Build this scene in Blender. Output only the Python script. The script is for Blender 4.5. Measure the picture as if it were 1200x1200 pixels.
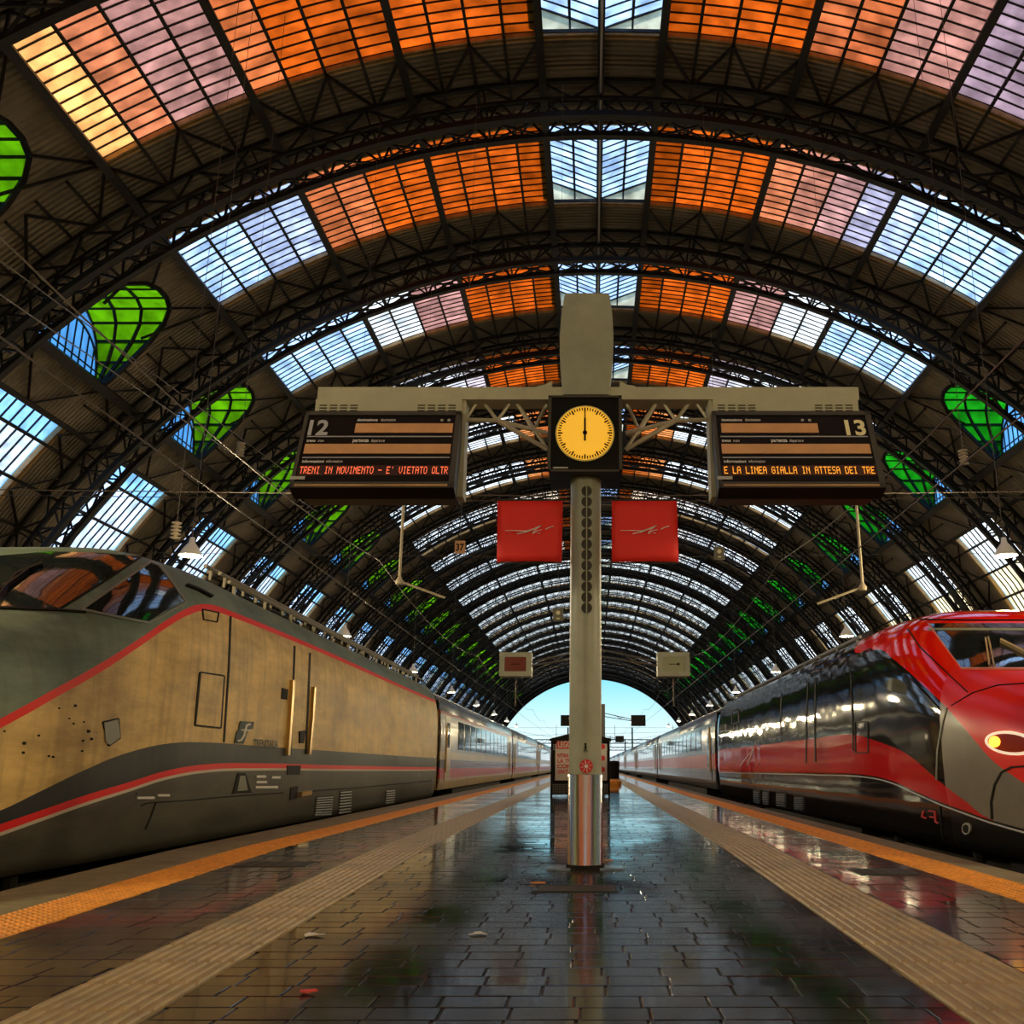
import bpy, math, random
from mathutils import Vector, Matrix
from mathutils.bvhtree import BVHTree
from mathutils.geometry import delaunay_2d_cdt
random.seed(7)
sc = bpy.context.scene
for o in list(bpy.data.objects): bpy.data.objects.remove(o)
COL = sc.collection
pi = math.pi; sin = math.sin; cos = math.cos

# ------------------------------------------------------------------ camera
F, CX, CY, TH, CH = 1100.0, 693.0, 600.0, 0.264, 0.8
cd = bpy.data.cameras.new('camera'); cam = bpy.data.objects.new('camera', cd); COL.objects.link(cam)
cd.sensor_fit = 'HORIZONTAL'; cd.sensor_width = 36.0; cd.lens = F / 1200 * 36.0
cd.shift_x = (600 - CX) / 1200.0; cd.clip_end = 2000
cam.location = (0, 0, CH); cam.rotation_euler = (pi / 2 + TH, 0, 0)
sc.camera = cam

# ------------------------------------------------------------------ sky, sun, exposure
wd = bpy.data.worlds.new('sky'); sc.world = wd; wd.use_nodes = True
wn = wd.node_tree.nodes; wl = wd.node_tree.links
bg = wn['Background']; tc = wn.new('ShaderNodeTexCoord'); sx = wn.new('ShaderNodeSeparateXYZ'); rp = wn.new('ShaderNodeValToRGB')
wl.new(tc.outputs['Generated'], sx.inputs[0]); wl.new(sx.outputs['Z'], rp.inputs[0]); wl.new(rp.outputs[0], bg.inputs[0])
el = rp.color_ramp.elements
el[0].position = 0.0; el[0].color = (0.90, 0.98, 1.0, 1)
el[1].position = 1.0; el[1].color = (0.16, 0.45, 0.88, 1)
for p, c in ((0.04, (0.66, 0.95, 1.0, 1)), (0.09, (0.24, 0.76, 0.95, 1)), (0.25, (0.17, 0.55, 0.92, 1))):
    e = el.new(p); e.color = c
bg.inputs[1].default_value = 0.66
sd = bpy.data.lights.new('sun', 'SUN'); sun = bpy.data.objects.new('sun', sd); COL.objects.link(sun)
sd.energy = 6.0; sd.angle = 0.03; sd.color = (1.0, 0.93, 0.82)
sun.rotation_euler = (math.radians(-8), math.radians(8), 0)
vs = sc.view_settings
vs.view_transform = 'Standard'; vs.look = 'None'; vs.gamma = 1.0; vs.use_curve_mapping = False
vs.exposure = 0.78
LAMP_POWER = 640.0

def ray(px, py):
    a = (px - CX) / F; b = (CY - py) / F
    return Vector((a, cos(TH) - b * sin(TH), sin(TH) + b * cos(TH)))
C0 = Vector((0, 0, CH))
def at(px, py, Y):
    d = ray(px, py); return C0 + d * (Y / d.y)
def atx(px, py, X):
    d = ray(px, py); return C0 + d * (X / d.x)

# ------------------------------------------------------------------ materials
MATS = {}
def mat(name, col, rough=0.6, metal=0.0, var=0.0, vscale=4.0, bump=0.0, bscale=30.0, coat=0.0, emit=None, spec=0.5, rvar=0.0):
    if name in MATS: return MATS[name]
    m = bpy.data.materials.new(name); m.use_nodes = True; nt = m.node_tree; N = nt.nodes; L = nt.links
    b = N['Principled BSDF']
    b.inputs['Base Color'].default_value = (*col, 1); b.inputs['Roughness'].default_value = rough
    b.inputs['Metallic'].default_value = metal; b.inputs['Coat Weight'].default_value = coat
    b.inputs['Coat Roughness'].default_value = 0.06
    b.inputs['Specular IOR Level'].default_value = spec
    if var > 0 or rvar > 0 or bump > 0:
        t = N.new('ShaderNodeTexCoord')
    if var > 0 or rvar > 0:
        n = N.new('ShaderNodeTexNoise'); n.inputs['Scale'].default_value = vscale; n.inputs['Detail'].default_value = 6
        n.inputs['Roughness'].default_value = 0.65
        L.new(t.outputs['Object'], n.inputs['Vector'])
    if var > 0:
        mr = N.new('ShaderNodeMapRange'); mr.inputs[1].default_value = 0.3; mr.inputs[2].default_value = 0.7
        mr.inputs[3].default_value = 1 - var; mr.inputs[4].default_value = 1 + var
        L.new(n.outputs[0], mr.inputs[0])
        mx = N.new('ShaderNodeMix'); mx.data_type = 'RGBA'; mx.blend_type = 'MULTIPLY'; mx.inputs[0].default_value = 1
        mx.inputs[6].default_value = (*col, 1); L.new(mr.outputs[0], mx.inputs[7]); L.new(mx.outputs[2], b.inputs['Base Color'])
    if rvar > 0:
        m2 = N.new('ShaderNodeMapRange'); m2.inputs[1].default_value = 0.3; m2.inputs[2].default_value = 0.7
        m2.inputs[3].default_value = max(0.02, rough - rvar); m2.inputs[4].default_value = rough + rvar
        L.new(n.outputs[0], m2.inputs[0]); L.new(m2.outputs[0], b.inputs['Roughness'])
    if bump > 0:
        n2 = N.new('ShaderNodeTexNoise'); n2.inputs['Scale'].default_value = bscale; n2.inputs['Detail'].default_value = 4
        L.new(t.outputs['Object'], n2.inputs['Vector'])
        bp = N.new('ShaderNodeBump'); bp.inputs['Strength'].default_value = bump; bp.inputs['Distance'].default_value = 0.02
        L.new(n2.outputs[0], bp.inputs['Height']); L.new(bp.outputs[0], b.inputs['Normal'])
    if emit:
        b.inputs['Emission Color'].default_value = (*emit[:3], 1); b.inputs['Emission Strength'].default_value = emit[3]
    MATS[name] = m
    return m

def glazing(name, use_obj=True, col=(0.8, 0.9, 1), clear=0.0):
    m = bpy.data.materials.new(name); m.use_nodes = True; nt = m.node_tree; N = nt.nodes; L = nt.links
    N.remove(N['Principled BSDF']); out = N['Material Output']
    tr = N.new('ShaderNodeBsdfTranslucent'); t = N.new('ShaderNodeTexCoord')
    n = N.new('ShaderNodeTexNoise'); n.inputs['Scale'].default_value = 1.1; n.inputs['Detail'].default_value = 5
    g = N.new('ShaderNodeNewGeometry'); L.new(g.outputs['Position'], n.inputs['Vector'])
    mr = N.new('ShaderNodeMapRange'); mr.inputs[1].default_value = 0.3; mr.inputs[2].default_value = 0.7
    mr.inputs[3].default_value = 0.66; mr.inputs[4].default_value = 1.14; L.new(n.outputs[0], mr.inputs[0])
    mx = N.new('ShaderNodeMix'); mx.data_type = 'RGBA'; mx.blend_type = 'MULTIPLY'; mx.inputs[0].default_value = 1
    if use_obj:
        oi = N.new('ShaderNodeObjectInfo'); L.new(oi.outputs['Color'], mx.inputs[6])
    else: mx.inputs[6].default_value = (*col, 1)
    L.new(mr.outputs[0], mx.inputs[7]); L.new(mx.outputs[2], tr.inputs[0])
    if clear > 0:
        tp = N.new('ShaderNodeBsdfTransparent'); tp.inputs[0].default_value = (0.75, 0.9, 1, 1)
        ms = N.new('ShaderNodeMixShader'); ms.inputs[0].default_value = clear
        L.new(tr.outputs[0], ms.inputs[1]); L.new(tp.outputs[0], ms.inputs[2]); L.new(ms.outputs[0], out.inputs[0])
    else: L.new(tr.outputs[0], out.inputs[0])
    MATS[name] = m
    return m

def corrugated():
    m = mat('corrugated_metal', (0.20, 0.15, 0.09), 0.55, 0.2, var=0.5, vscale=0.35)
    N = m.node_tree.nodes; L = m.node_tree.links
    g = N.new('ShaderNodeNewGeometry'); w = N.new('ShaderNodeTexWave'); w.wave_type = 'BANDS'; w.bands_direction = 'Y'
    w.inputs['Scale'].default_value = 1.1; L.new(g.outputs['Position'], w.inputs['Vector'])
    bp = N.new('ShaderNodeBump'); bp.inputs['Strength'].default_value = 0.9; bp.inputs['Distance'].default_value = 0.12
    L.new(w.outputs[1], bp.inputs['Height']); L.new(bp.outputs[0], N['Principled BSDF'].inputs['Normal'])
    return m

# ------------------------------------------------------------------ mesh builder
class MB:
    def __init__(s): s.v = []; s.f = []
    def add(s, vs, fs):
        k = len(s.v); s.v += [tuple(v) for v in vs]; s.f += [tuple(i + k for i in f) for f in fs]; return s
    def box(s, x0, x1, y0, y1, z0, z1):
        return s.add([(x0,y0,z0),(x1,y0,z0),(x1,y1,z0),(x0,y1,z0),(x0,y0,z1),(x1,y0,z1),(x1,y1,z1),(x0,y1,z1)],
                     [(0,3,2,1),(4,5,6,7),(0,1,5,4),(1,2,6,5),(2,3,7,6),(3,0,4,7)])
    def hexa(s, p): # 8 points, bottom 4 then top 4
        return s.add(p, [(0,3,2,1),(4,5,6,7),(0,1,5,4),(1,2,6,5),(2,3,7,6),(3,0,4,7)])
    def bar(s, p, q, w, h=None, up=(0, 0, 1)):
        p = Vector(p); q = Vector(q); h = h or w; d = (q - p).normalized(); u = Vector(up)
        if abs(d.dot(u)) > 0.98: u = Vector((0, 1, 0))
        a = d.cross(u).normalized() * w / 2; b = a.cross(d).normalized() * h / 2
        return s.hexa([p-a-b, p+a-b, q+a-b, q-a-b, p-a+b, p+a+b, q+a+b, q-a+b])
    def tube(s, pts, r, n=8, cap=True):
        pts = [Vector(p) for p in pts]; k = len(pts); vs = []; fs = []; prev = None
        for i, p in enumerate(pts):
            d = (pts[min(i+1,k-1)] - pts[max(i-1,0)]).normalized()
            u = Vector((0,0,1)) if abs(d.z) < 0.95 else Vector((0,1,0))
            a = d.cross(u).normalized(); b = a.cross(d).normalized()
            rr = r[i] if isinstance(r, (list, tuple)) else r
            for j in range(n):
                t = 2*pi*j/n; vs.append(p + (a*cos(t) + b*sin(t))*rr)
        for i in range(k-1):
            for j in range(n):
                fs.append((i*n+j, i*n+(j+1)%n, (i+1)*n+(j+1)%n, (i+1)*n+j))
        if cap: fs += [tuple(range(n-1,-1,-1)), tuple(range((k-1)*n, k*n))]
        return s.add(vs, fs)
    def lathe(s, c, prof, n=16): # prof (r,z)
        c = Vector(c); vs = []; fs = []
        for r, z in prof:
            for j in range(n): vs.append(c + Vector((r*cos(2*pi*j/n), r*sin(2*pi*j/n), z)))
        for i in range(len(prof)-1):
            for j in range(n): fs.append((i*n+j, i*n+(j+1)%n, (i+1)*n+(j+1)%n, (i+1)*n+j))
        return s.add(vs, fs)
    def slab(s, outline, nrm): # extrude planar outline (list of points) along nrm
        o = [Vector(p) for p in outline]; k = len(o); nv = Vector(nrm)
        return s.add(o + [p + nv for p in o], [tuple(range(k-1,-1,-1)), tuple(range(k, 2*k))] + [(i, (i+1)%k, k+(i+1)%k, k+i) for i in range(k)])
    def disc(s, c, u, v, r, nrm, n=24):
        c = Vector(c); u = Vector(u); v = Vector(v)
        ru, rv = r if isinstance(r, tuple) else (r, r)
        return s.slab([c + u*ru*cos(2*pi*j/n) + v*rv*sin(2*pi*j/n) for j in range(n)], nrm)
    def build(s, name, m, parent=None, smooth=False, loc=None):
        off = Vector((0,0,0))
        if parent is not None:
            off = Vector(parent.location); q = parent.parent
            while q is not None: off += Vector(q.location); q = q.parent
        if loc is not None: off = Vector(loc)
        me = bpy.data.meshes.new(name); me.from_pydata([tuple(Vector(v) - off) for v in s.v], [], s.f); me.update()
        if m: me.materials.append(MATS[m] if isinstance(m, str) else m)
        if smooth: me.polygons.foreach_set('use_smooth', [True]*len(me.polygons))
        o = bpy.data.objects.new(name, me); COL.objects.link(o)
        if parent is not None: o.parent = parent
        elif loc is not None: o.location = loc
        return o
def tag(o, label=None, cat=None, group=None, kind=None):
    if label: o['label'] = label
    if cat: o['category'] = cat
    if group: o['group'] = group
    if kind: o['kind'] = kind
    return o
def thing(name, label, cat, loc=(0,0,0), group=None, kind=None):
    o = bpy.data.objects.new(name, None); COL.objects.link(o); o.location = loc; o.empty_display_size = 0.3
    return tag(o, label, cat, group, kind)
def copy_obj(o, parent=None, loc=None):
    c = o.copy(); COL.objects.link(c)
    if parent is not None: c.parent = parent
    if loc is not None: c.location = loc
    return c
def copy_tree(o, loc, parent=None):
    c = copy_obj(o, parent, loc)
    for ch in list(o.children): copy_tree(ch, ch.location, c)
    return c

FONTC = {}
def text_mb(s, size, origin, u, v, depth=0.004, width=None, spacing=1.0, bold=0.0):
    cu = bpy.data.curves.new('t', 'FONT'); cu.body = s; cu.size = 1.0; cu.space_character = spacing; cu.offset = bold
    ob = bpy.data.objects.new('t', cu); me = bpy.data.meshes.new_from_object(ob)
    xs = [p.co.x for p in me.vertices]; w = max(xs) - min(xs); x0 = min(xs)
    ys = [p.co.y for p in me.vertices]; h = max(ys); 
    kx = (width / w) if width else size; ky = size / max(h, 0.01) if width else size
    u = Vector(u).normalized(); v = Vector(v).normalized(); n = u.cross(v).normalized(); o = Vector(origin)
    b = MB(); V = [o + u*((p.co.x-x0)*kx) + v*(p.co.y*ky) + n*depth for p in me.vertices]
    b.add(V, [tuple(p.vertices) for p in me.polygons])
    bpy.data.meshes.remove(me); bpy.data.objects.remove(ob); bpy.data.curves.remove(cu)
    return b

# ------------------------------------------------------------------ decals on curved bodies
def inside(p, poly):
    c = False; j = len(poly)-1
    for i in range(len(poly)):
        if (poly[i][1] > p[1]) != (poly[j][1] > p[1]) and p[0] < (poly[j][0]-poly[i][0])*(p[1]-poly[i][1])/(poly[j][1]-poly[i][1])+poly[i][0]: c = not c
        j = i
    return c
def hit(bvh, px, py):
    d = ray(px, py).normalized(); r = bvh.ray_cast(C0, d)
    if r[0] is None: return None
    n = r[1] if r[1].dot(d) < 0 else -r[1]
    return r[0], n
def decal(poly, bvh, off=0.012, step=7.0):
    B = []
    for i in range(len(poly)):
        a = Vector(poly[i]); b = Vector(poly[(i+1)%len(poly)]); k = max(1, int((b-a).length/step))
        for j in range(k): B.append(a + (b-a)*j/k)
    V = [Vector((p[0], p[1])) for p in B]; nb = len(V)
    xs = [p[0] for p in poly]; ys = [p[1] for p in poly]
    y = min(ys)+step/2
    while y < max(ys):
        x = min(xs)+step/2
        while x < max(xs):
            if inside((x, y), poly) and min((Vector((x,y))-q).length for q in B) > step*0.45: V.append(Vector((x, y)))
            x += step
        y += step
    r = delaunay_2d_cdt(V, [(i, (i+1)%nb) for i in range(nb)], [], 1, 1e-5)
    P = []
    for v in r[0]:
        h = hit(bvh, v.x, v.y); P.append(h)
    top = []; bot = []; idx = {}
    for i, h in enumerate(P):
        if h: idx[i] = len(top); top.append(h[0]+h[1]*off); bot.append(h[0]-h[1]*0.02)
    k = len(top); fs = []; cnt = {}
    for f in r[2]:
        if all(i in idx for i in f):
            g = tuple(idx[i] for i in reversed(f)); fs.append(g)
            for a in range(len(g)):
                e = (g[a], g[(a+1)%len(g)]); cnt[e] = 1
    sk = [(2*k+a, a+k, b+k, 2*k+b) for (a, b) in cnt if (b, a) not in cnt]
    return MB().add(top+bot+top, fs+sk)
def ribbon(pts, w):
    pts = [Vector(p) for p in pts]; L = []; R = []
    for i, p in enumerate(pts):
        d = (pts[min(i+1,len(pts)-1)] - pts[max(i-1,0)]).normalized(); n = Vector((-d.y, d.x))*w/2
        L.append(p+n); R.append(p-n)
    return L + R[::-1]

# ------------------------------------------------------------------ material set
mat('dark_iron', (0.016, 0.011, 0.008), 0.55, 0.0, var=0.4, vscale=1.5, spec=0.3)
mat('truss_iron', (0.012, 0.009, 0.007), 0.55, 0.0, var=0.4, vscale=1.0, spec=0.3)
mat('curb_wood', (0.42, 0.25, 0.09), 0.5, var=0.35, vscale=2.0)
corrugated()
glazing('pane_glazing')
glazing('far_glazing', False, (0.80, 0.84, 0.86))
glazing('green_glazing', False, (0.06, 0.36, 0.06)); glazing('lime_glazing', False, (0.20, 0.38, 0.03))
glazing('blue_glazing', False, (0.30, 0.62, 1.0), 0.45)
mat('platform_base', (0.05, 0.044, 0.034), 0.45, var=0.4, vscale=6, rvar=0.15)
mat('kerb_stone', (0.20, 0.175, 0.085), 0.55, var=0.3, vscale=5, bump=0.3, bscale=60)
mat('yellow_tile', (0.78, 0.31, 0.02), 0.5, var=0.25, vscale=9)
mat('beige_tile', (0.32, 0.225, 0.09), 0.45, var=0.3, vscale=5)
mat('ballast', (0.05, 0.04, 0.03), 0.9, var=0.5, vscale=8, bump=0.8, bscale=25)
mat('rail_steel', (0.25, 0.2, 0.17), 0.35, 0.9)
mat('grey_paint', (0.33, 0.35, 0.26), 0.4, var=0.18, vscale=2.5, bump=0.05, bscale=12)
mat('beam_paint', (0.46, 0.46, 0.32), 0.45, var=0.15, vscale=2.0)
mat('steel', (0.55, 0.47, 0.35), 0.2, 1.0, bump=0.03, bscale=4)
mat('black_plastic', (0.007, 0.007, 0.007), 0.35, spec=0.15)
mat('frame_dark', (0.06, 0.058, 0.048), 0.45, 0.0, spec=0.3)
mat('flap_orange', (0.62, 0.33, 0.14), 0.6, var=0.12, vscale=3)
mat('white_print', (0.8, 0.8, 0.78), 0.6)
mat('number_grey', (0.42, 0.44, 0.46), 0.5)
mat('number_cream', (0.82, 0.76, 0.42), 0.5)
mat('led_red', (0.5, 0.05, 0.02), 0.5, emit=(1.0, 0.16, 0.06, 0.9))
mat('led_amber', (0.6, 0.2, 0.02), 0.5, emit=(1.0, 0.36, 0.03, 0.9))
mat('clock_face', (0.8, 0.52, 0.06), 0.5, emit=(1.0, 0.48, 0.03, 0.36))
mat('clock_ring', (0.72, 0.62, 0.2), 0.5)
mat('ink', (0.004, 0.004, 0.004), 0.6, spec=0.1)
mat('banner_red', (0.95, 0.028, 0.02), 0.6, var=0.08, vscale=3)
mat('sticker_red', (0.65, 0.03, 0.03), 0.5)
mat('lamp_white', (0.75, 0.75, 0.7), 0.4)
mat('lamp_bulb', (1, 0.9, 0.7), 0.5, emit=(1.0, 0.78, 0.45, 3.0))
mat('wire', (0.16, 0.13, 0.1), 0.5, 0.5)
mat('ceramic', (0.32, 0.26, 0.18), 0.3)
mat('window_glass', (0.012, 0.016, 0.016), 0.06, 0.0, spec=0.8, coat=0.5)
mat('seam_dark', (0.008, 0.007, 0.005), 0.6, spec=0.1)
mat('under_dark', (0.012, 0.010, 0.008), 0.7, var=0.4, vscale=3, spec=0.15)
mat('rust', (0.10, 0.04, 0.022), 0.7, var=0.4, vscale=4)
mat('brass', (0.62, 0.42, 0.14), 0.3, 0.8)
mat('panel_grey', (0.40, 0.40, 0.36), 0.5, var=0.1)
mat('poster_white', (0.62, 0.58, 0.48), 0.6, var=0.1)
mat('screen_red', (0.16, 0.015, 0.01), 0.3)
mat('screen_green', (0.30, 0.33, 0.20), 0.3)

# ------------------------------------------------------------------ station roof
AX, R, ZC = 0.425, 36.0, CH - 5.695
BN, BL, BP = 39.30, 6.53, 12.47        # near edge of bay 2, glazed length, bay spacing
def arc(ph, r, y): return Vector((AX + r*sin(ph), y, ZC + r*cos(ph)))
def bay_y(n): return BN + BP*(n-2)
PM, P1, P2, P3 = 0.074, 0.242, 0.420, 0.606
SILL = 0.81
LOW = [0.885, 0.922, 0.985, 1.045, 1.105, 1.165]
NB0, NB1 = -2, 23
COLS = []
for a, b in ((PM, P1), (P1, P2), (P2, P3)):
    for k in range(4): COLS.append((a+(b-a)*k/4, a+(b-a)*(k+1)/4))

ceiling = thing('ceiling', 'brown corrugated metal arched roof over the whole train hall', 'roof', (AX, 0, ZC), kind='structure')
# strip sheets between the glazed bays
def arc_sheet(b, p0, p1, y0, y1, r, n, th=0.08):
    for i in range(n):
        a = p0+(p1-p0)*i/n; c = p0+(p1-p0)*(i+1)/n
        b.hexa([arc(a, r, y0), arc(a, r, y1), arc(c, r, y1), arc(c, r, y0), arc(a, r+th, y0), arc(a, r+th, y1), arc(c, r+th, y1), arc(c, r+th, y0)])
b = MB(); arc_sheet(b, -1.5, 1.5, BN+BL, BN+BP, R, 72)
strip = b.build('roof_sheet', 'corrugated_metal', ceiling)
# solid areas inside a glazed bay: beside the lunette, below it and under the low windows
ZS = ZC + R*cos(SILL); RISE = 3.75; HW = 3.16; XEND = AX + R*sin(SILL) + 0.35
YC = BN + BL/2
def lun_z(y):
    t = 1-abs((y-YC)/HW)**2.7
    return ZS + RISE*t**0.46 if t > 0 else ZS
side_sheets = []
for s in (-1, 1):
    b = MB(); ys = [BN, YC-HW] + [YC - HW*cos(pi*k/24) for k in range(1, 24)] + [YC+HW, BN+BL]
    for y0, y1 in zip(ys[:-1], ys[1:]):
        q = []
        for y in (y0, y1):
            z = lun_z(y); pc = math.acos(min(1, (z-ZC)/R)); q.append(pc)
        for k in range(4):
            f0 = [P3+(q[0]-P3)*k/4, P3+(q[1]-P3)*k/4]; f1 = [P3+(q[0]-P3)*(k+1)/4, P3+(q[1]-P3)*(k+1)/4]
            V = []
            for r in (R, R+0.08):
                V += [arc(s*f0[0], r, y0), arc(s*f0[1], r, y1), arc(s*f1[1], r, y1), arc(s*f1[0], r, y0)]
            b.hexa(V)
    arc_sheet(b, s*SILL, s*LOW[0], BN, BN+BL, R, 2); arc_sheet(b, s*LOW[-1], s*1.5, BN, BN+BL, R, 8)
    # lunette floor
    b.box(*(sorted((AX+s*R*sin(SILL), AX+s*(XEND-AX)))), BN, BN+BL, ZS-0.1, ZS)
    side_sheets.append(b.build('roof_sheet', 'corrugated_metal', ceiling))
for n in range(NB0, NB1+1):
    if n != 2:
        dy = BP*(n-2); copy_obj(strip, ceiling, (0, dy, 0))
        for q in side_sheets: copy_obj(q, ceiling, (0, dy, 0))
# longitudinal purlins
YB, YE = bay_y(NB0)-2, bay_y(NB1)+BL+4
def purlin(ph, w, h, r, name='purlin', m='dark_iron'):
    c = arc(ph, r, 0); u = Vector((sin(ph), 0, cos(ph)))
    return MB().bar((c.x, YB, c.z), (c.x, YE, c.z), w, h, up=u).build(name, m, ceiling)
for s in (-1, 1):
    for i, (a, c) in enumerate(COLS):
        big = i % 4 == 0
        purlin(s*a, 0.34 if big else 0.13, 0.6 if big else 0.3, R-(0.25 if big else 0.06))
    purlin(s*P3, 0.34, 0.7, R-0.3)
    purlin(s*SILL, 0.45, 0.7, R-0.3)
    purlin(s*LOW[0], 0.25, 0.4, R-0.15)
    for p in LOW[1:]: purlin(s*p, 0.16, 0.25, R-0.05)
    for p in (0.65, 0.69, 0.73, 0.77): pass
purlin(0, 0.30, 0.5, R-0.2, 'ridge_beam')
pc = arc(0, R-1.0, 0); MB().tube([(AX, YB, pc.z), (AX, YE, pc.z)], 0.055, 6).build('ridge_pipe', mat('pipe_light', (0.45, 0.40, 0.33), 0.4, 0.5), ceiling)
# short purlins across the strips between lunettes
b = MB()
for s in (-1, 1):
    for p in (0.65, 0.69, 0.73, 0.77, 0.845, 1.2, 1.25, 1.3, 1.35, 1.4):
        c = arc(s*p, R-0.08, 0); b.bar((c.x, BN+BL, c.z), (c.x, BN+BP, c.z), 0.12, 0.2, up=(sin(s*p), 0, cos(s*p)))
sp = b.build('cross_purlin', 'dark_iron', ceiling); sp['kind'] = 'stuff'
for n in range(NB0, NB1+1):
    if n != 2: copy_obj(sp, ceiling, (0, BP*(n-2), 0))
# wind bracing under the strips, one bar at a time in the near bays
bars = []
EDG = [0.0, PM, 0.158, P1, 0.33, P2, 0.513, P3, 0.708, SILL, 0.9, 1.0, 1.1]
def brace_lines(y0, y1):
    out = []
    for s in (-1, 1):
        for a, c in zip(EDG[:-1], EDG[1:]):
            if c <= PM: continue
            m_ = (a+c)/2
            out.append((arc(s*a, R-0.3, y0), arc(s*m_, R-0.3, y1))); out.append((arc(s*c, R-0.3, y0), arc(s*m_, R-0.3, y1)))
    return out
for n in (1, 2, 3, 4):
    y0 = bay_y(n)-5.9; y1 = y0+2.7
    for p, q in brace_lines(y0, y1): MB().bar(p, q, 0.13, 0.1).build('brace', 'dark_iron', ceiling)
b = MB()
for p, q in brace_lines(BN-5.9, BN-3.2): b.bar(p, q, 0.12, 0.1)
fb = b.build('far_bracing', 'dark_iron', ceiling); fb['kind'] = 'stuff'; fb.location.y = BP*3
for n in range(6, 16): copy_obj(fb, ceiling, (0, BP*(n-2), 0))
# diagonals on the solid panels between skylight and lunette, near bays
for n in (1, 2, 3, 4):
    y0 = bay_y(n)
    for s in (-1, 1):
        for a, c, e, f in ((P3, 0.66, 0.0, 2.2), (P3, 0.72, BL, 5.0), (P3, 0.66, BL, BL-2.2), (P3, 0.72, 0.0, 1.2), (SILL, LOW[0], 0, 3.2), (SILL, LOW[0], BL, 3.3)):
            MB().bar(arc(s*a, R-0.2, y0+e), arc(s*c, R-0.2, y0+f), 0.12, 0.1).build('brace', 'dark_iron', ceiling)

# ------------------------------------------------------------------ arch trusses
TO = (-3.35, -1.95)
RB, RM, RT = R-2.15, R-1.25, R-0.32
NP = 80; PH0, PH1 = -1.5, 1.5
def arc_chord(b, r, y, w, h):
    for i in range(NP):
        a = PH0+(PH1-PH0)*i/NP; c = PH0+(PH1-PH0)*(i+1)/NP
        V = []
        for rr in (r-h/2, r+h/2):
            V += [arc(a, rr, y-w/2), arc(c, rr, y-w/2), arc(c, rr, y+w/2), arc(a, rr, y+w/2)]
        b.hexa(V)
def lattice_lines():
    out = []
    for dy in TO:
        for i in range(NP):
            a = PH0+(PH1-PH0)*i/NP; c = PH0+(PH1-PH0)*(i+1)/NP; m_ = (a+c)/2
            out.append((a, RB, dy, m_, RM, dy)); out.append((m_, RM, dy, c, RB, dy))
            if i % 2 == 0: out.append((a, RT, dy, c, RM, dy))
            else: out.append((a, RM, dy, c, RT, dy))
            if i % 4 == 0: out.append((a, RM, dy, a, RT, dy))
    for i in range(0, NP, 2):
        a = PH0+(PH1-PH0)*i/NP; c = PH0+(PH1-PH0)*(i+2)/NP
        out.append((a, RB, TO[0], c, RB, TO[1])); out.append((a, RB, TO[1], c, RB, TO[0])); out.append((a, RB, TO[0], a, RB, TO[1]))
    return out
LAT = lattice_lines()
tloc = arc(0, RB, BN+TO[0]); tloc.z = ZC
proto = thing('arch_truss', 'iron lattice roof arch between the glazed bays', 'roof arch', (AX, BN+TO[0], ZC), 'iron lattice roof arches', 'structure')
for dy in TO:
    for r, w, h in ((RB, 0.34, 0.26), (RM, 0.16, 0.14), (RT, 0.22, 0.2)):
        b = MB(); arc_chord(b, r, BN+dy, w, h); b.build('bottom_chord' if r == RB else ('middle_chord' if r == RM else 'top_chord'), 'truss_iron', proto)
b = MB()
for a, r0, d0, c, r1, d1 in LAT: b.bar(arc(a, r0, BN+d0), arc(c, r1, BN+d1), 0.10, 0.08)
lat_all = b.build('lattice', 'truss_iron', proto); lat_all['kind'] = 'stuff'
b = MB(); near = []
for L_ in LAT:
    if L_[2] == L_[5] == TO[0] and abs(L_[0]) < 0.95 and abs(L_[3]) < 0.95: near.append(L_)
    else: b.bar(arc(L_[0], L_[1], BN+L_[2]), arc(L_[3], L_[4], BN+L_[5]), 0.10, 0.08)
lat_rest = b.build('lattice', 'truss_iron', proto); lat_rest['kind'] = 'stuff'
chords = [o for o in proto.children if 'chord' in o.name]
for n in range(NB0, NB1+2):
    if n == 2: t = proto
    else:
        t = copy_obj(proto, None, (AX, bay_y(n)+TO[0], ZC))
        for c in chords: copy_obj(c, t)
    t['label'] = ('iron lattice roof arch framing the second glazed bay overhead' if n == 2 else 'iron lattice roof arch just beyond the second glazed bay' if n == 3 else 'iron lattice roof arch at the top edge of the picture' if n == 1 else 'iron lattice roof arch further down the hall' if n > 3 else 'iron lattice roof arch overhead behind the picture edge')
    if n in (2, 3):
        if n == 3: copy_obj(lat_rest, t)
        off = Vector((0, BP*(n-2), 0))
        for a, r0, d0, c, r1, d1 in near[:290]:
            MB().bar(arc(a, r0, BN+d0)+off, arc(c, r1, BN+d1)+off, 0.10, 0.08).build('lattice_bar', 'truss_iron', t)
    elif n != 2: copy_obj(lat_all, t)
bpy.data.objects.remove(lat_all)

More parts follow.
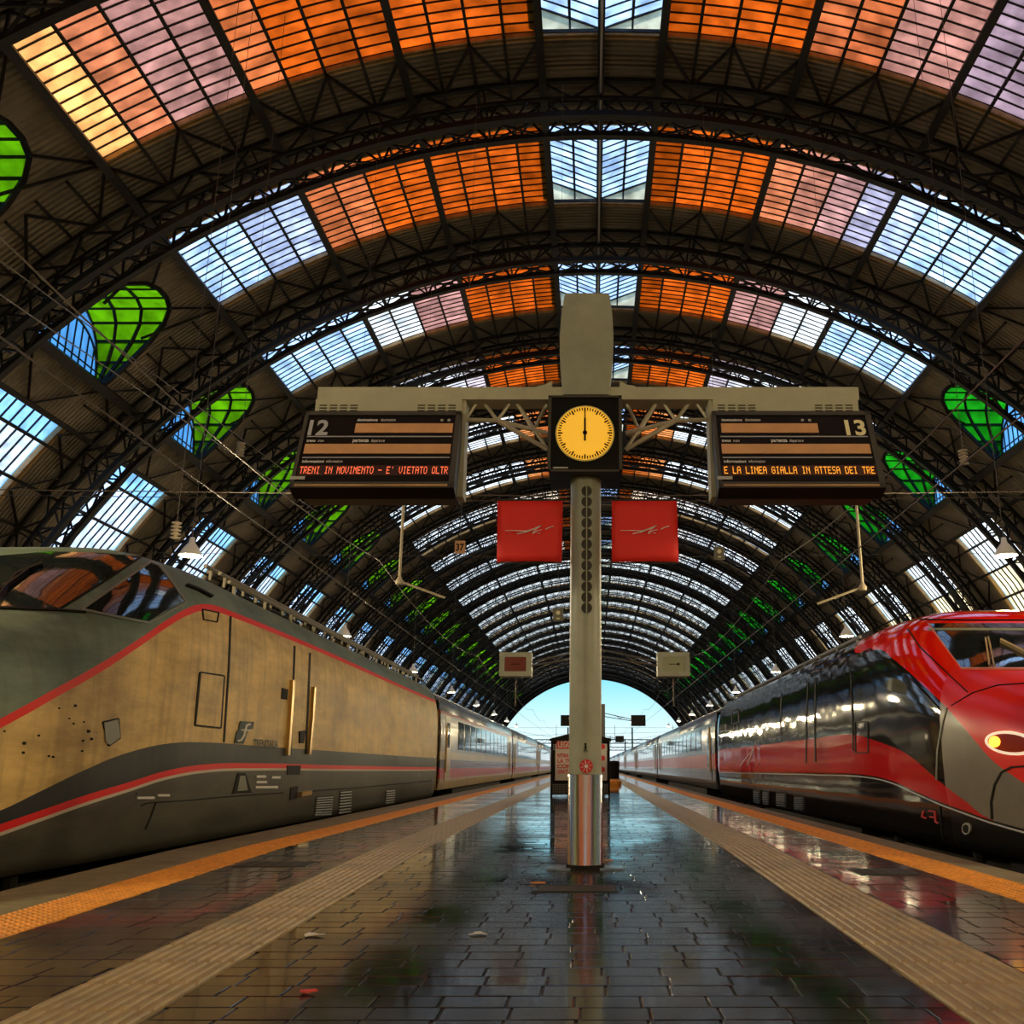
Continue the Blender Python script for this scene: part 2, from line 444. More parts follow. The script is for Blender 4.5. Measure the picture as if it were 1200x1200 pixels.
# ------------------------------------------------------------------ glazed bays (windows)
ROWS = 12; RG = R + 0.10
ORANGE = (0.56, 0.225, 0.06); DORANGE = (0.42, 0.17, 0.04); PINK = (0.60, 0.33, 0.22); LILAC = (0.46, 0.38, 0.43); WHITE = (0.78, 0.82, 0.86); PALE = (0.56, 0.70, 0.90); WARM = (0.85, 0.66, 0.46)
def mix(a, b, t): return tuple(x+(y-x)*t for x, y in zip(a, b))
def tint(n, s, c):
    j = random.uniform(0.9, 1.05)
    if c == 0: k = DORANGE
    elif n <= 1:
        if s < 0: k = ORANGE if c < 7 else mix(ORANGE, PINK, 0.6) if c == 7 else mix(PINK, LILAC, 0.55) if c < 10 else PINK if c == 10 else (0.95, 0.62, 0.34)
        else: k = ORANGE if c < 4 else mix(ORANGE, LILAC, 0.25) if c < 6 else mix(PINK, LILAC, 0.5) if c < 8 else LILAC
    elif n == 2:
        if s < 0: k = ORANGE if c < 6 else mix(ORANGE, PINK, 0.7) if c < 8 else mix(PALE, LILAC, 0.4 if c < 10 else 0.1)
        else: k = ORANGE if c < 4 else mix(PINK, LILAC, (c-4)/3) if c < 7 else mix(LILAC, PALE, min(1, (c-6)/3))
    elif n == 3: k = ORANGE if c < 4 else (mix(PINK, LILAC, 0.6) if c < 6 else WHITE if c < 8 else PALE)
    elif n == 4: k = ORANGE if c < 4 else mix(LILAC, WHITE, min(1, (c-3)/3))
    elif n <= 6: k = mix(ORANGE, WARM, 0.2*c) if c < 3 else WHITE
    else: k = mix(WARM, WHITE, min(1, 0.3+c*0.1))
    return (k[0]*j, k[1]*j, k[2]*j, 1)
# shared meshes
W_COL = (P1-PM)/4*R*1.03; PY = BL/ROWS
pane_me = MB().box(-W_COL/2+0.06, W_COL/2-0.06, 0.03, PY-0.03, 0, 0.012)
pane_src = pane_me.build('pane', 'pane_glazing'); pane_mesh = pane_src.data; bpy.data.objects.remove(pane_src)
col_src = MB().box(-W_COL/2+0.06, W_COL/2-0.06, 0.03, BL-0.03, 0, 0.012).build('pane', 'pane_glazing'); col_mesh = col_src.data; bpy.data.objects.remove(col_src)
W2 = (P3-P1)/8*R*1.01
pane_src = MB().box(-W2/2+0.05, W2/2-0.05, 0.03, PY-0.03, 0, 0.012).build('pane', 'pane_glazing'); pane_mesh2 = pane_src.data; bpy.data.objects.remove(pane_src)
col_src = MB().box(-W2/2+0.05, W2/2-0.05, 0.03, BL-0.03, 0, 0.012).build('pane', 'pane_glazing'); col_mesh2 = col_src.data; bpy.data.objects.remove(col_src)
def mesh_obj(name, me, parent, loc, rot, color):
    o = bpy.data.objects.new(name, me); COL.objects.link(o); o.parent = parent; o.location = loc; o.rotation_euler = rot; o.color = color
    return o
# frames shared by all bays (built at bay 2, relative to its root)
root2loc = Vector((AX, BN, ZC))
def frame_mb():
    b = MB()
    for k in range(ROWS+1):
        y = BN+BL*k/ROWS; w = 0.055
        for s in (-1, 1):
            for i in range(24):
                a = PM+(P3-PM)*i/24; c = PM+(P3-PM)*(i+1)/24
                V = []
                for rr in (RG-0.05, RG+0.06): V += [arc(s*a, rr, y-w/2), arc(s*c, rr, y-w/2), arc(s*c, rr, y+w/2), arc(s*a, rr, y+w/2)]
                b.hexa(V)
    return b
def curb_mb():
    b = MB()
    for y, w, r0, r1 in ((BN+BL+0.02, 0.08, R-0.16, R+0.12), (BN+BL+0.26, 0.10, R-0.14, R-0.02), (BN-0.02, 0.1, R-0.1, R+0.3)):
        for i in range(48):
            a = -P3+2*P3*i/48; c = -P3+2*P3*(i+1)/48; V = []
            for rr in (r0, r1): V += [arc(a, rr, y-w/2), arc(c, rr, y-w/2), arc(c, rr, y+w/2), arc(a, rr, y+w/2)]
            b.hexa(V)
        for s in (-1, 1):
            for i in range(12):
                a = s*(LOW[0]+(LOW[-1]-LOW[0])*i/12); c = s*(LOW[0]+(LOW[-1]-LOW[0])*(i+1)/12); V = []
                for rr in (r0, r1): V += [arc(a, rr, y-w/2), arc(c, rr, y-w/2), arc(c, rr, y+w/2), arc(a, rr, y+w/2)]
                b.hexa(V)
    return b
def low_bars_mb():
    b = MB()
    for s in (-1, 1):
        for k in range(1, 9):
            y = BN+BL*k/9
            b.bar(arc(s*LOW[0], R+0.15, y), arc(s*(LOW[0]+LOW[-1])/2, R+0.15, y), 0.07, 0.08); b.bar(arc(s*(LOW[0]+LOW[-1])/2, R+0.15, y), arc(s*LOW[-1], R+0.15, y), 0.07, 0.08)
    return b
MH = 1.25     # raised outer edge of the butterfly monitor along the crown
def mon_pt(ph, y, lift=0): return arc(ph, R+0.1+MH*abs(ph)/PM+lift, y)
def monitor_frame():
    b = MB()
    for s in (-1, 1):
        for k in range(ROWS+1):
            y = BN+BL*k/ROWS; b.bar(mon_pt(0, y), mon_pt(s*PM, y), 0.05, 0.08)
        b.bar(mon_pt(s*PM/2, BN), mon_pt(s*PM/2, BN+BL), 0.12, 0.1); b.bar(mon_pt(s*PM, BN), mon_pt(s*PM, BN+BL), 0.14, 0.14)
        for y in (BN, BN+BL):
            b.bar(arc(0.0, R, y), arc(s*PM, R+0.05, y), 0.14, 0.16); b.bar(mon_pt(0, y), mon_pt(s*PM, y), 0.12, 0.12)
            b.bar(arc(s*PM, R, y), mon_pt(s*PM, y), 0.12, 0.12); b.bar(arc(s*PM/2, R, y), mon_pt(s*PM/2, y), 0.08, 0.08)
        # side cheek
        b.add([arc(s*PM, R, BN), arc(s*PM, R, BN+BL), mon_pt(s*PM, BN+BL), mon_pt(s*PM, BN), arc(s*(PM+0.004), R, BN), arc(s*(PM+0.004), R, BN+BL), arc(s*(PM+0.004), R+0.1+MH, BN+BL), arc(s*(PM+0.004), R+0.1+MH, BN)],
              [(0,1,2,3),(4,5,6,7),(0,3,7,4),(1,2,6,5),(3,2,6,7),(0,1,5,4)])
    return b
mon_pane_meshes = []
def lun_parts(s):
    ribs = MB(); green = []; ends = []
    NS, NX = 11, 3
    def bp_(k, x):
        t = pi*k/NS; y = YC - HW*cos(t); z = lun_z(y)
        ph = math.acos(min(1, (z-ZC)/R)); xr = R*sin(ph); xe = XEND-AX
        return Vector((AX+s*(xr+(xe-xr)*x), y, z))
    for k in range(NS):
        for j in range(NX):
            p = [bp_(k, j/NX), bp_(k+1, j/NX), bp_(k+1, (j+1)/NX), bp_(k, (j+1)/NX)]
            up = Vector((0, 0, 0.015)); green.append(MB().hexa(p+[q+up for q in p]))
    for k in range(NS+1):
        ribs.bar(bp_(k, 0), bp_(k, 1), 0.12, 0.12)
    for j in range(NX+1):
        for k in range(NS): ribs.bar(bp_(k, j/NX), bp_(k+1, j/NX), 0.2 if j == 0 else 0.14, 0.2)
    xe = XEND
    X = AX+s*(XEND-AX)
    for k in range(10):
        y0 = YC-HW+2*HW*k/10; y1 = y0+2*HW/10
        ends.append(MB().hexa([(X, y0, ZS), (X, y1, ZS), (X+s*0.02, y1, ZS), (X+s*0.02, y0, ZS), (X, y0, lun_z(y0)), (X, y1, lun_z(y1)), (X+s*0.02, y1, lun_z(y1)), (X+s*0.02, y0, lun_z(y0))]))
        ribs.bar((X-s*0.05, y0, ZS), (X-s*0.05, y0, max(ZS+0.05, ZS+(lun_z(y0)-ZS)*0.72)), 0.06)
    for k in range(20):
        y0 = YC-HW+2*HW*k/20; y1 = y0+2*HW/20
        ribs.bar((X-s*0.05, y0, ZS+(lun_z(y0)-ZS)*0.72), (X-s*0.05, y1, ZS+(lun_z(y1)-ZS)*0.72), 0.08)
    ribs.bar((AX+s*R*sin(SILL), BN, ZS+0.55), (AX+s*R*sin(SILL), BN+BL, ZS+0.55), 0.06)
    return ribs, green, ends
wroots = {}
for n in range(NB0, NB1+1):
    lab = {1: 'orange and lilac glazed roof bay cut by the top edge', 2: 'broad orange to blue glazed roof bay, second from the top', 3: 'glazed roof bay with orange centre right above the grey sign mast head', 4: 'glazed roof bay passing behind the sign beam'}.get(n, 'narrow pale glazed roof bay far down the hall' if n > 4 else 'glazed roof bay overhead')
    wroots[n] = thing('window_%d' % (n-NB0+1), lab, 'skylight', (AX, bay_y(n), ZC), 'glazed roof bays' if n > 4 or n < 1 else None, 'structure')
w2 = wroots[2]
fr = frame_mb().build('glazing_bars', 'dark_iron', w2); fr['kind'] = 'stuff'
shared = [fr, curb_mb().build('skylight_curb', 'curb_wood', w2), monitor_frame().build('monitor_frame', 'dark_iron', w2)]
lb = low_bars_mb().build('glazing_bars', 'dark_iron', w2); lb['kind'] = 'stuff'; shared.append(lb)
lun = {}
for s in (-1, 1):
    ribs, green, ends = lun_parts(s); lun[s] = (green, ends)
    shared.append(ribs.build('lunette_frame', 'dark_iron', w2))
far_l = []
for n in range(NB0, NB1+1):
    w = wroots[n]; dy = BP*(n-2)
    if n != 2:
        for o in shared: copy_obj(o, w)
    for s in (-1, 1):
        for c, (a, e) in enumerate(COLS):
            m_ = (a+e)/2; p = Vector((R+0.10)*Vector((sin(s*m_), 0, cos(s*m_))))
            if n in (1, 2, 3):
                k = tint(n, s, c)
                for r in range(ROWS):
                    j = random.uniform(0.88, 1.06)
                    o = mesh_obj('pane', pane_mesh if c < 4 else pane_mesh2, w, p+Vector((0, BL*r/ROWS, 0)), (0, s*m_, 0), (k[0]*j, k[1]*j, k[2]*j, 1))
            elif n <= 9:
                mesh_obj('pane', col_mesh if c < 4 else col_mesh2, w, p, (0, s*m_, 0), tint(n, s, c))
        # monitor panes
        if n <= 9:
            for h in (0, 1):
                y0 = bay_y(n); a = s*PM*h/2; e = s*PM*(h+1)/2
                q = [mon_pt(a, y0), mon_pt(a, y0+BL), mon_pt(e, y0+BL), mon_pt(e, y0)]; up = Vector((0,0,0.012))
                o = MB().hexa(q+[v+up for v in q]).build('pane', 'pane_glazing', w); o.color = (0.50, 0.62, 0.80, 1)
        for y0 in (bay_y(n)+BL,):
            q = [arc(0.0, R+0.1, y0), arc(s*PM, R+0.05, y0), mon_pt(s*PM, y0)]
            MB().slab(q, (0, 0.012, 0)).build('end_pane', 'pane_glazing', w).color = (0.9, 0.9, 0.8, 1)
    if n > 9:
        b = MB()
        for s in (-1, 1):
            for a, e in COLS:
                V = []
                for rr in (R+0.10, R+0.115): V += [arc(s*a, rr, bay_y(n)), arc(s*a, rr, bay_y(n)+BL), arc(s*e, rr, bay_y(n)+BL), arc(s*e, rr, bay_y(n))]
                b.hexa(V)
            q = [mon_pt(0, bay_y(n)), mon_pt(0, bay_y(n)+BL), mon_pt(s*PM, bay_y(n)+BL), mon_pt(s*PM, bay_y(n))]
            b.hexa(q+[v+Vector((0,0,0.012)) for v in q])
        if n == 10: f0 = b.build('far_panes', 'far_glazing', w); f0['kind'] = 'stuff'
        else: copy_obj(f0, w)
    # low windows
    for s in (-1, 1):
        for r in range(5):
            a, e = LOW[r], LOW[r+1]; m_ = (a+e)/2; V = []
            for rr in (R+0.2, R+0.215): V += [arc(s*a, rr, bay_y(n)), arc(s*a, rr, bay_y(n)+BL), arc(s*e, rr, bay_y(n)+BL), arc(s*e, rr, bay_y(n))]
            o = MB().hexa(V).build('pane', 'pane_glazing', w)
            k = (0.50, 0.74, 1.0) if r < 1 else (0.80, 0.88, 1.0)
            if s > 0: k = (0.88, 0.92, 0.95) if r < 2 else (0.95, 0.86, 0.66)
            o.color = (*k, 1)
        green, ends = lun[s]
        if n in (1, 2, 3):
            for g in green:
                o = MB().add([Vector(v)+Vector((0, dy, 0)) for v in g.v], g.f).build('lunette_pane', 'green_glazing' if s > 0 else 'lime_glazing', w)
            for g in ends: MB().add([Vector(v)+Vector((0, dy, 0)) for v in g.v], g.f).build('end_pane', 'blue_glazing', w)
        elif n == 4:
            b = MB(); e_ = MB()
            for g in green: b.add([Vector(v)+Vector((0, dy, 0)) for v in g.v], g.f)
            for g in ends: e_.add([Vector(v)+Vector((0, dy, 0)) for v in g.v], g.f)
            far_l += [b.build('lunette_glass', 'green_glazing' if s > 0 else 'lime_glazing', w), e_.build('lunette_end', 'blue_glazing', w)]
        if n != 4 and n not in (1, 2, 3):
            pass
for n in range(NB0, NB1+1):
    if n not in (1, 2, 3, 4):
        for o in far_l: copy_obj(o, wroots[n])
# end arch rib round the far opening
YEND = bay_y(NB1)+BL+4
b = MB()
for i in range(NP):
    a = PH0+(PH1-PH0)*i/NP; c = PH0+(PH1-PH0)*(i+1)/NP; V = []
    for rr in (R-2.9, R+0.5): V += [arc(a, rr, YEND), arc(c, rr, YEND), arc(c, rr, YEND+1.2), arc(a, rr, YEND+1.2)]
    b.hexa(V)
tag(b.build('trim_1', 'truss_iron', None, loc=(AX, YEND, ZC)), 'dark deep rim of the far arched opening', 'arch rim', kind='structure')

# ------------------------------------------------------------------ platform
def SL(Y): return 1-0.018*max(0.0, 10-Y)
def SR(Y): return 1-0.012*max(0.0, 10-Y)
XL = dict(si=-1.66, so=-2.17, yi=-3.12, yo=-3.55, k=-4.2)
XR = dict(si=1.33, so=1.86, yi=2.62, yo=3.02, k=3.36)
def xl(k, Y): return XL[k]*SL(Y)
def xr(k, Y): return XR[k]*(SR(Y) if k in ('si', 'so') else 1)
floor = thing('floor', 'dark wet brick paved station platform', 'platform', (0, 3, -0.9), kind='structure')
YF = 290
ysamp = [-14, -4, 1, 2, 3, 4, 5, 6, 7, 8, 9, 10, 12, YF]
b = MB()
for y0, y1 in zip(ysamp[:-1], ysamp[1:]):
    b.hexa([(xl('k',y0)+0.05,y0,-0.9),(xr('k',y0)-0.05,y0,-0.9),(xr('k',y1)-0.05,y1,-0.9),(xl('k',y1)+0.05,y1,-0.9),(xl('k',y0)+0.05,y0,-0.007),(xr('k',y0)-0.05,y0,-0.007),(xr('k',y1)-0.05,y1,-0.007),(xl('k',y1)+0.05,y1,-0.007)])
b.build('platform_body', 'platform_base', floor)
def paver_mat():
    m = mat('wet_paver', (0.05, 0.045, 0.038), 0.22, bump=0.05, bscale=7, spec=0.45, coat=0.3)
    N = m.node_tree.nodes; L = m.node_tree.links; bs = N['Principled BSDF']
    g = N.new('ShaderNodeNewGeometry'); n = N.new('ShaderNodeTexNoise'); n.inputs['Scale'].default_value = 0.8; n.inputs['Detail'].default_value = 5
    L.new(g.outputs['Position'], n.inputs['Vector'])
    oi = N.new('ShaderNodeObjectInfo'); ad = N.new('ShaderNodeMath'); ad.operation = 'ADD'; fr_ = N.new('ShaderNodeMath'); fr_.operation = 'FRACT'
    L.new(g.outputs['Random Per Island'], ad.inputs[0]); L.new(oi.outputs['Random'], ad.inputs[1]); L.new(ad.outputs[0], fr_.inputs[0])
    r1 = N.new('ShaderNodeMapRange'); r1.inputs[3].default_value = 0.45; r1.inputs[4].default_value = 1.45; L.new(fr_.outputs[0], r1.inputs[0])
    r2 = N.new('ShaderNodeMapRange'); r2.inputs[1].default_value = 0.3; r2.inputs[2].default_value = 0.7; r2.inputs[3].default_value = 0.5; r2.inputs[4].default_value = 1.6; L.new(n.outputs[0], r2.inputs[0])
    mu = N.new('ShaderNodeMath'); mu.operation = 'MULTIPLY'; L.new(r1.outputs[0], mu.inputs[0]); L.new(r2.outputs[0], mu.inputs[1])
    mx = N.new('ShaderNodeMix'); mx.data_type = 'RGBA'; mx.blend_type = 'MULTIPLY'; mx.inputs[0].default_value = 1; mx.inputs[6].default_value = (0.017, 0.0145, 0.011, 1)
    L.new(mu.outputs[0], mx.inputs[7]); L.new(mx.outputs[2], bs.inputs['Base Color'])
    r3 = N.new('ShaderNodeMapRange'); r3.inputs[1].default_value = 0.35; r3.inputs[2].default_value = 0.65; r3.inputs[3].default_value = 0.04; r3.inputs[4].default_value = 0.26
    L.new(n.outputs[0], r3.inputs[0]); L.new(r3.outputs[0], bs.inputs['Roughness'])
paver_mat()
PW, PD = 0.235, 0.165
def paver_mb(cx, cy, hx, hy, tx=0.0, ty=0.0, z=0.0):
    g = 0.0032; V = []
    for zz, e in ((-0.03, 0.0), (-0.003, 0.0), (0.0, 0.0035)):
        for sx_, sy_ in ((-1,-1),(1,-1),(1,1),(-1,1)):
            x = sx_*(hx-g-e); y = sy_*(hy-g-e); V.append((cx+x, cy+y, z+zz+x*tx+y*ty))
    Fs = [(8,9,10,11)]+[(4+i,4+(i+1)%4,8+(i+1)%4,8+i) for i in range(4)]+[(i,(i+1)%4,4+(i+1)%4,4+i) for i in range(4)]
    return MB().add(V, Fs)
full = paver_mb(0, 0, PW/2, PD/2).build('paver', 'wet_paver'); full_me = full.data; bpy.data.objects.remove(full)
singles = []; rest = MB(); Y = 1.9; row = 0
while Y < 30:
    yc = Y+PD/2
    for (xa, xb) in ((xl('yi', yc), xl('so', yc)), (xl('si', yc), xr('si', yc)), (xr('so', yc), xr('yi', yc))):
        x = xa - (PW*0.5 if row % 2 else 0.0) - (0.1 if row % 3 == 0 else 0)
        while x < xb:
            a = max(x, xa); e = min(x+PW, xb)
            if e-a > 0.03:
                tx, ty, z = random.gauss(0, 0.0015), random.gauss(0, 0.0022), random.uniform(-0.0015, 0.0008)
                if e-a > PW*0.999 and len(singles) < 296:
                    v = Vector((a+PW/2, yc, 0)) - C0
                    dep = v.y*cos(TH)+v.z*sin(TH); ix = CX+F*v.x/dep; iy = CY-F*(v.z*cos(TH)-v.y*sin(TH))/dep
                    if -10 < ix < 1210 and iy < 1205: singles.append((a+PW/2, yc, tx, ty, z)); x += PW; continue
                q = paver_mb((a+e)/2, yc, (e-a)/2, PD/2, tx, ty, z); rest.add(q.v, q.f)
            x += PW
    Y += PD; row += 1
for cx_, cy_, tx, ty, z in singles:
    o = bpy.data.objects.new('paver', full_me); COL.objects.link(o); o.parent = floor
    o.location = Vector((cx_, cy_, z)) - floor.location; o.rotation_euler = (ty, -tx, 0)
o = rest.build('paving', 'wet_paver', floor); o['kind'] = 'stuff'
# far paving where single bricks cannot be told apart
b = MB()
for xa, xb in ((XL['yi'], XL['so']), (XL['si'], XR['si']), (XR['so'], XR['yi'])): b.box(xa, xb, 30.0, YF, -0.03, 0.0)
def far_paving():
    m = mat('far_paving', (0.035, 0.03, 0.026), 0.08, spec=0.7, coat=0.8)
    N = m.node_tree.nodes; L = m.node_tree.links; g = N.new('ShaderNodeNewGeometry'); bt = N.new('ShaderNodeTexBrick')
    bt.inputs['Scale'].default_value = 1.0; bt.inputs['Brick Width'].default_value = PW; bt.inputs['Row Height'].default_value = PD; bt.inputs['Mortar Size'].default_value = 0.008
    bt.inputs['Color1'].default_value = (0.03, 0.027, 0.024, 1); bt.inputs['Color2'].default_value = (0.06, 0.052, 0.045, 1); bt.inputs['Mortar'].default_value = (0.01, 0.01, 0.01, 1)
    L.new(g.outputs['Position'], bt.inputs['Vector']); L.new(bt.outputs['Color'], N['Principled BSDF'].inputs['Base Color'])
    bp = N.new('ShaderNodeBump'); bp.inputs['Strength'].default_value = 0.15; bp.inputs['Distance'].default_value = 0.01; L.new(bt.outputs['Color'], bp.inputs['Height']); L.new(bp.outputs[0], N['Principled BSDF'].inputs['Normal'])
far_paving(); b.build('far_paving', 'far_paving', floor)
# tactile tiles, warning tiles, kerb stones
def tile_grid(name, m, fx0, fx1, y0, y1, n, ribs):
    # one tile: base plate plus ribs along the platform, or studs
    b = MB(); g = 0.004
    def P(u, v, z):
        y = y0+(y1-y0)*v; return (fx0(y)+(fx1(y)-fx0(y))*u, y, z)
    def blk(u0, u1, v0, v1, z0, z1, ins):
        du = (u1-u0)*ins; dv = (v1-v0)*ins*0.3 if ribs else (v1-v0)*ins
        b.hexa([P(u0,v0,z0),P(u1,v0,z0),P(u1,v1,z0),P(u0,v1,z0),P(u0+du,v0+dv,z1),P(u1-du,v0+dv,z1),P(u1-du,v1-dv,z1),P(u0+du,v1-dv,z1)])
    blk(0.005, 0.995, 0.008, 0.992, -0.03, 0.0, 0.0)
    if ribs:
        for k in range(n): blk((k+0.18)/n, (k+0.72)/n, 0.01, 0.99, 0.0, 0.008, 0.18)
    else:
        for k in range(n):
            for j in range(n): blk((k+0.2)/n, (k+0.8)/n, (j+0.2)/n, (j+0.8)/n, 0.0, 0.007, 0.25)
    return b.build(name, m, floor)
TS = 0.40; Y = 1.5; pr = {}
while Y < 60:
    for key, fx0, fx1, nm, m_, n_, rb in (('ls', lambda y: xl('so', y), lambda y: xl('si', y), 'tactile_tile', 'beige_tile', 9, True), ('rs', lambda y: xr('si', y), lambda y: xr('so', y), 'tactile_tile', 'beige_tile', 9, True),
                                   ('ly', lambda y: xl('yo', y), lambda y: xl('yi', y), 'warning_tile', 'yellow_tile', 7, False), ('ry', lambda y: xr('yi', y), lambda y: xr('yo', y), 'warning_tile', 'yellow_tile', 7, False)):
        straight = Y > 10
        if straight and key in pr: copy_obj(pr[key][0], floor, pr[key][0].location + Vector((0, Y-pr[key][1], 0)))
        else:
            o = tile_grid(nm, m_, fx0, fx1, Y, Y+TS, n_ if not (rb is False and Y > 20) else 4, rb)
            if straight: pr[key] = (o, Y)
    Y += TS
b = MB()
for xa, xb in ((XL['so'], XL['si']), (XR['si'], XR['so'])): b.box(xa, xb, Y, YF, -0.03, 0.004)
b.build('far_tactile_strip', 'beige_tile', floor)
b = MB()
for xa, xb in ((XL['yo'], XL['yi']), (XR['yi'], XR['yo'])): b.box(xa, xb, Y, YF, -0.03, 0.004)
b.build('far_warning_strip', 'yellow_tile', floor)
Y = 1.0
while Y < 100:
    Ln = 1.25 if Y < 60 else 10
    for fn, kk in ((xl, 1), (xr, -1)):
        y0, y1 = Y+0.006, Y+Ln-0.006
        a0, a1, e0, e1 = fn('k', y0), fn('k', y1), fn('yo', y0), fn('yo', y1)
        b = MB(); V = []
        prof = [(0.0, -0.55), (0.0, -0.06), (0.015, -0.02), (0.05, 0.0), (0.9999, 0.0), (0.9999, -0.1)]
        for aa, ee, y in ((a0, e0, y0), (a1, e1, y1)):
            for t, z in prof:
                w = ee-aa; V.append((aa+(t if t < 0.5 else abs(w)*0.99)*(1 if w > 0 else -1), y, z))
        k = len(prof); b.add(V, [(i, i+1, k+i+1, k+i) for i in range(k-1)]+[tuple(range(k)), tuple(range(2*k-1, k-1, -1))])
        b.build('kerb_stone', 'kerb_stone', floor)
    Y += Ln
b = MB(); b.box(XL['k'], XL['yo'], Y, YF, -0.5, 0); b.box(XR['yo'], XR['k'], Y, YF, -0.5, 0); b.build('far_kerb', 'kerb_stone', floor)
# drain cover, base plate in the paving
b = MB()
for k in range(6):
    b.box(-0.36+0.005, 0.16, 6.62+k*0.045, 6.62+k*0.045+0.03, 0, 0.006)
b.box(-0.38, 0.18, 6.60, 6.62, 0, 0.008); b.box(-0.38, 0.18, 6.89, 6.91, 0, 0.008)
b.build('drain_cover', 'frame_dark', floor)
# unseen wall added behind the camera: keeps out blue sky, bounces warm light
o = MB().box(-38, 39, -12.5, -11.5, -1.6, 32).build('wall_sky_block', mat('stone_wall', (0.58, 0.48, 0.33), .7, var=.2, vscale=.6), loc=(0, -12, -1.6)); tag(o, 'tan stone wall added unseen behind the camera to keep out blue sky light', 'wall', kind='structure')
# metal grates let into the paving
for x0, x1, y0 in ((2.05, 2.5, 7.6), (-2.95, -2.35, 8.2)):
    b = MB()
    for k in range(9): b.box(x0, x1, y0+k*.05, y0+k*.05+.018, 0, .005)
    for k in range(6): b.box(x0+(x1-x0)*k/5-.006, x0+(x1-x0)*k/5+.006, y0, y0+.43, 0, .004)
    g_ = b.build('floor_grate', 'frame_dark', floor); g_['kind'] = 'stuff'
# scraps lying on the paving
for k, (px_, py_, nm, m_, sz, lab, cat_) in enumerate(((631, 1036, 'fallen_leaf', 'scrap_orange', .05, 'orange leaf on the paving left of the mast foot', 'leaf'), (360, 1164, 'paper_scrap', 'scrap_red', .03, 'small red scrap on the paving beside the left ribbed strip', 'scrap'), (367, 1097, 'paper_scrap', 'scrap_pale', .045, 'pale paper scrap beside the left ribbed strip', 'scrap'), (561, 1096, 'paper_scrap', 'scrap_pale', .04, 'pale paper scrap on the paving left of the mast reflection', 'scrap'), (713, 1009, 'fallen_leaf', 'scrap_orange', .04, 'orange leaf just right of the mast foot', 'leaf'))):
    mat('scrap_orange', (0.6, 0.2, 0.03), .7); mat('scrap_red', (0.6, 0.05, 0.04), .7); mat('scrap_pale', (0.6, 0.55, 0.45), .7)
    d = ray(px_, py_); p = C0+d*(-C0.z/d.z); V = []
    n_ = 9
    for z in (.002, .007):
        for j in range(n_):
            t = 2*pi*j/n_; r_ = sz*(1+.35*sin(3*t+k)); V.append((p.x+r_*cos(t), p.y+r_*.7*sin(t), z+.006*abs(sin(t+k))))
    o = MB().add(V, [tuple(range(n_-1, -1, -1)), tuple(range(n_, 2*n_))]+[(j, (j+1) % n_, n_+(j+1) % n_, n_+j) for j in range(n_)]).build(nm, m_, loc=(p.x, p.y, .002)); tag(o, lab, cat_, 'litter on the platform')
# ground and tracks
tb = MB().box(-40, 41, -20, YF+10, -1.6, -1.25).build('track_bed', 'ballast', loc=(0, 0, -1.25)); tag(tb, 'dark ballast track bed below the platform edges', 'track bed', kind='structure')
gr = MB().box(-400, 400, YF+10, 900, -1.7, -1.3).build('ground', 'ballast', loc=(0, YF+10, -1.3)); tag(gr, 'open railway yard ground beyond the hall', 'ground', kind='structure')
for xc_, nm in ((-6.0, 'beige'), (5.35, 'red')):
    for s in (-0.72, 0.72):
        b = MB(); b.box(xc_+s-0.035, xc_+s+0.035, -10, YF+150, -1.13, -1.09); b.box(xc_+s-0.01, xc_+s+0.01, -10, YF+150, -1.24, -1.13); b.box(xc_+s-0.07, xc_+s+0.07, -10, YF+150, -1.25, -1.235)
        o = b.build('rail', 'rail_steel', loc=(xc_+s, 0, -1.25)); tag(o, ('left' if s < 0 else 'right')+' hand rail under the %s train' % nm, 'rail', 'running rails')
#@@TRAINS
# ------------------------------------------------------------------ trains
def lerp_tab(tab, s):
    if s <= tab[0][0]: return tab[0][1]
    for (a, x), (c, y) in zip(tab[:-1], tab[1:]):
        if s <= c:
            t = (s-a)/(c-a); return x+(y-x)*t
    return tab[-1][1]
TOP = [(0, .75), (.25, 1.0), (.8, 1.33), (1.7, 1.7), (2.7, 2.0), (3.6, 2.22), (3.9, 2.42), (4.3, 2.72), (4.65, 2.93), (4.95, 3.06), (5.4, 3.14), (6.7, 3.2)]
def loco_body(xc, ytip, L, zs, hw=1.5):
    st = [0.02, .06, .15, .3, .5, .8, 1.1] + [1.4+.16*k for k in range(36)] + [7.4+.5*k for k in range(int((L-7.4)/.5)+1)] + [L]
    V = []; NR = 14; ring = None
    for s in st:
        w = hw*(1-(max(0, 6.4-s)/6.4)**2.6)**(1/2.6)
        t = lerp_tab(TOP, s)*1.0; t2 = (lerp_tab(TOP, s-.15)+lerp_tab(TOP, s+.15))/2; t = t2*zs
        zb = min(0.62+.09*s, 0.95)*zs; bot = -0.06
        n = min(4.6, 2.3+.36*s)
        half = [(w*.93, bot), (w*.972, bot+.12), (w*.992, .45), (w, .7*zs)]
        for k in range(NR+1):
            a = pi/2*k/NR
            half.append((w*max(0, cos(a))**(2/n), zb+(t-zb)*sin(a)**(2/n)))
        R_ = [(x, z) for x, z in half]; Lf = [(-x, z) for x, z in half[:-1]]
        pts = R_+Lf[::-1]; ring = len(pts)
        V += [(xc+x, ytip+s, z) for x, z in pts]
    fs = []
    m_ = len(st)
    for i in range(m_-1):
        for j in range(ring-1): fs.append((i*ring+j, i*ring+j+1, (i+1)*ring+j+1, (i+1)*ring+j))
        fs.append((i*ring+ring-1, i*ring, (i+1)*ring, (i+1)*ring+ring-1))
    fs.append(tuple(range(ring-1, -1, -1))); fs.append(tuple(range((m_-1)*ring, m_*ring)))
    return MB().add(V, fs)

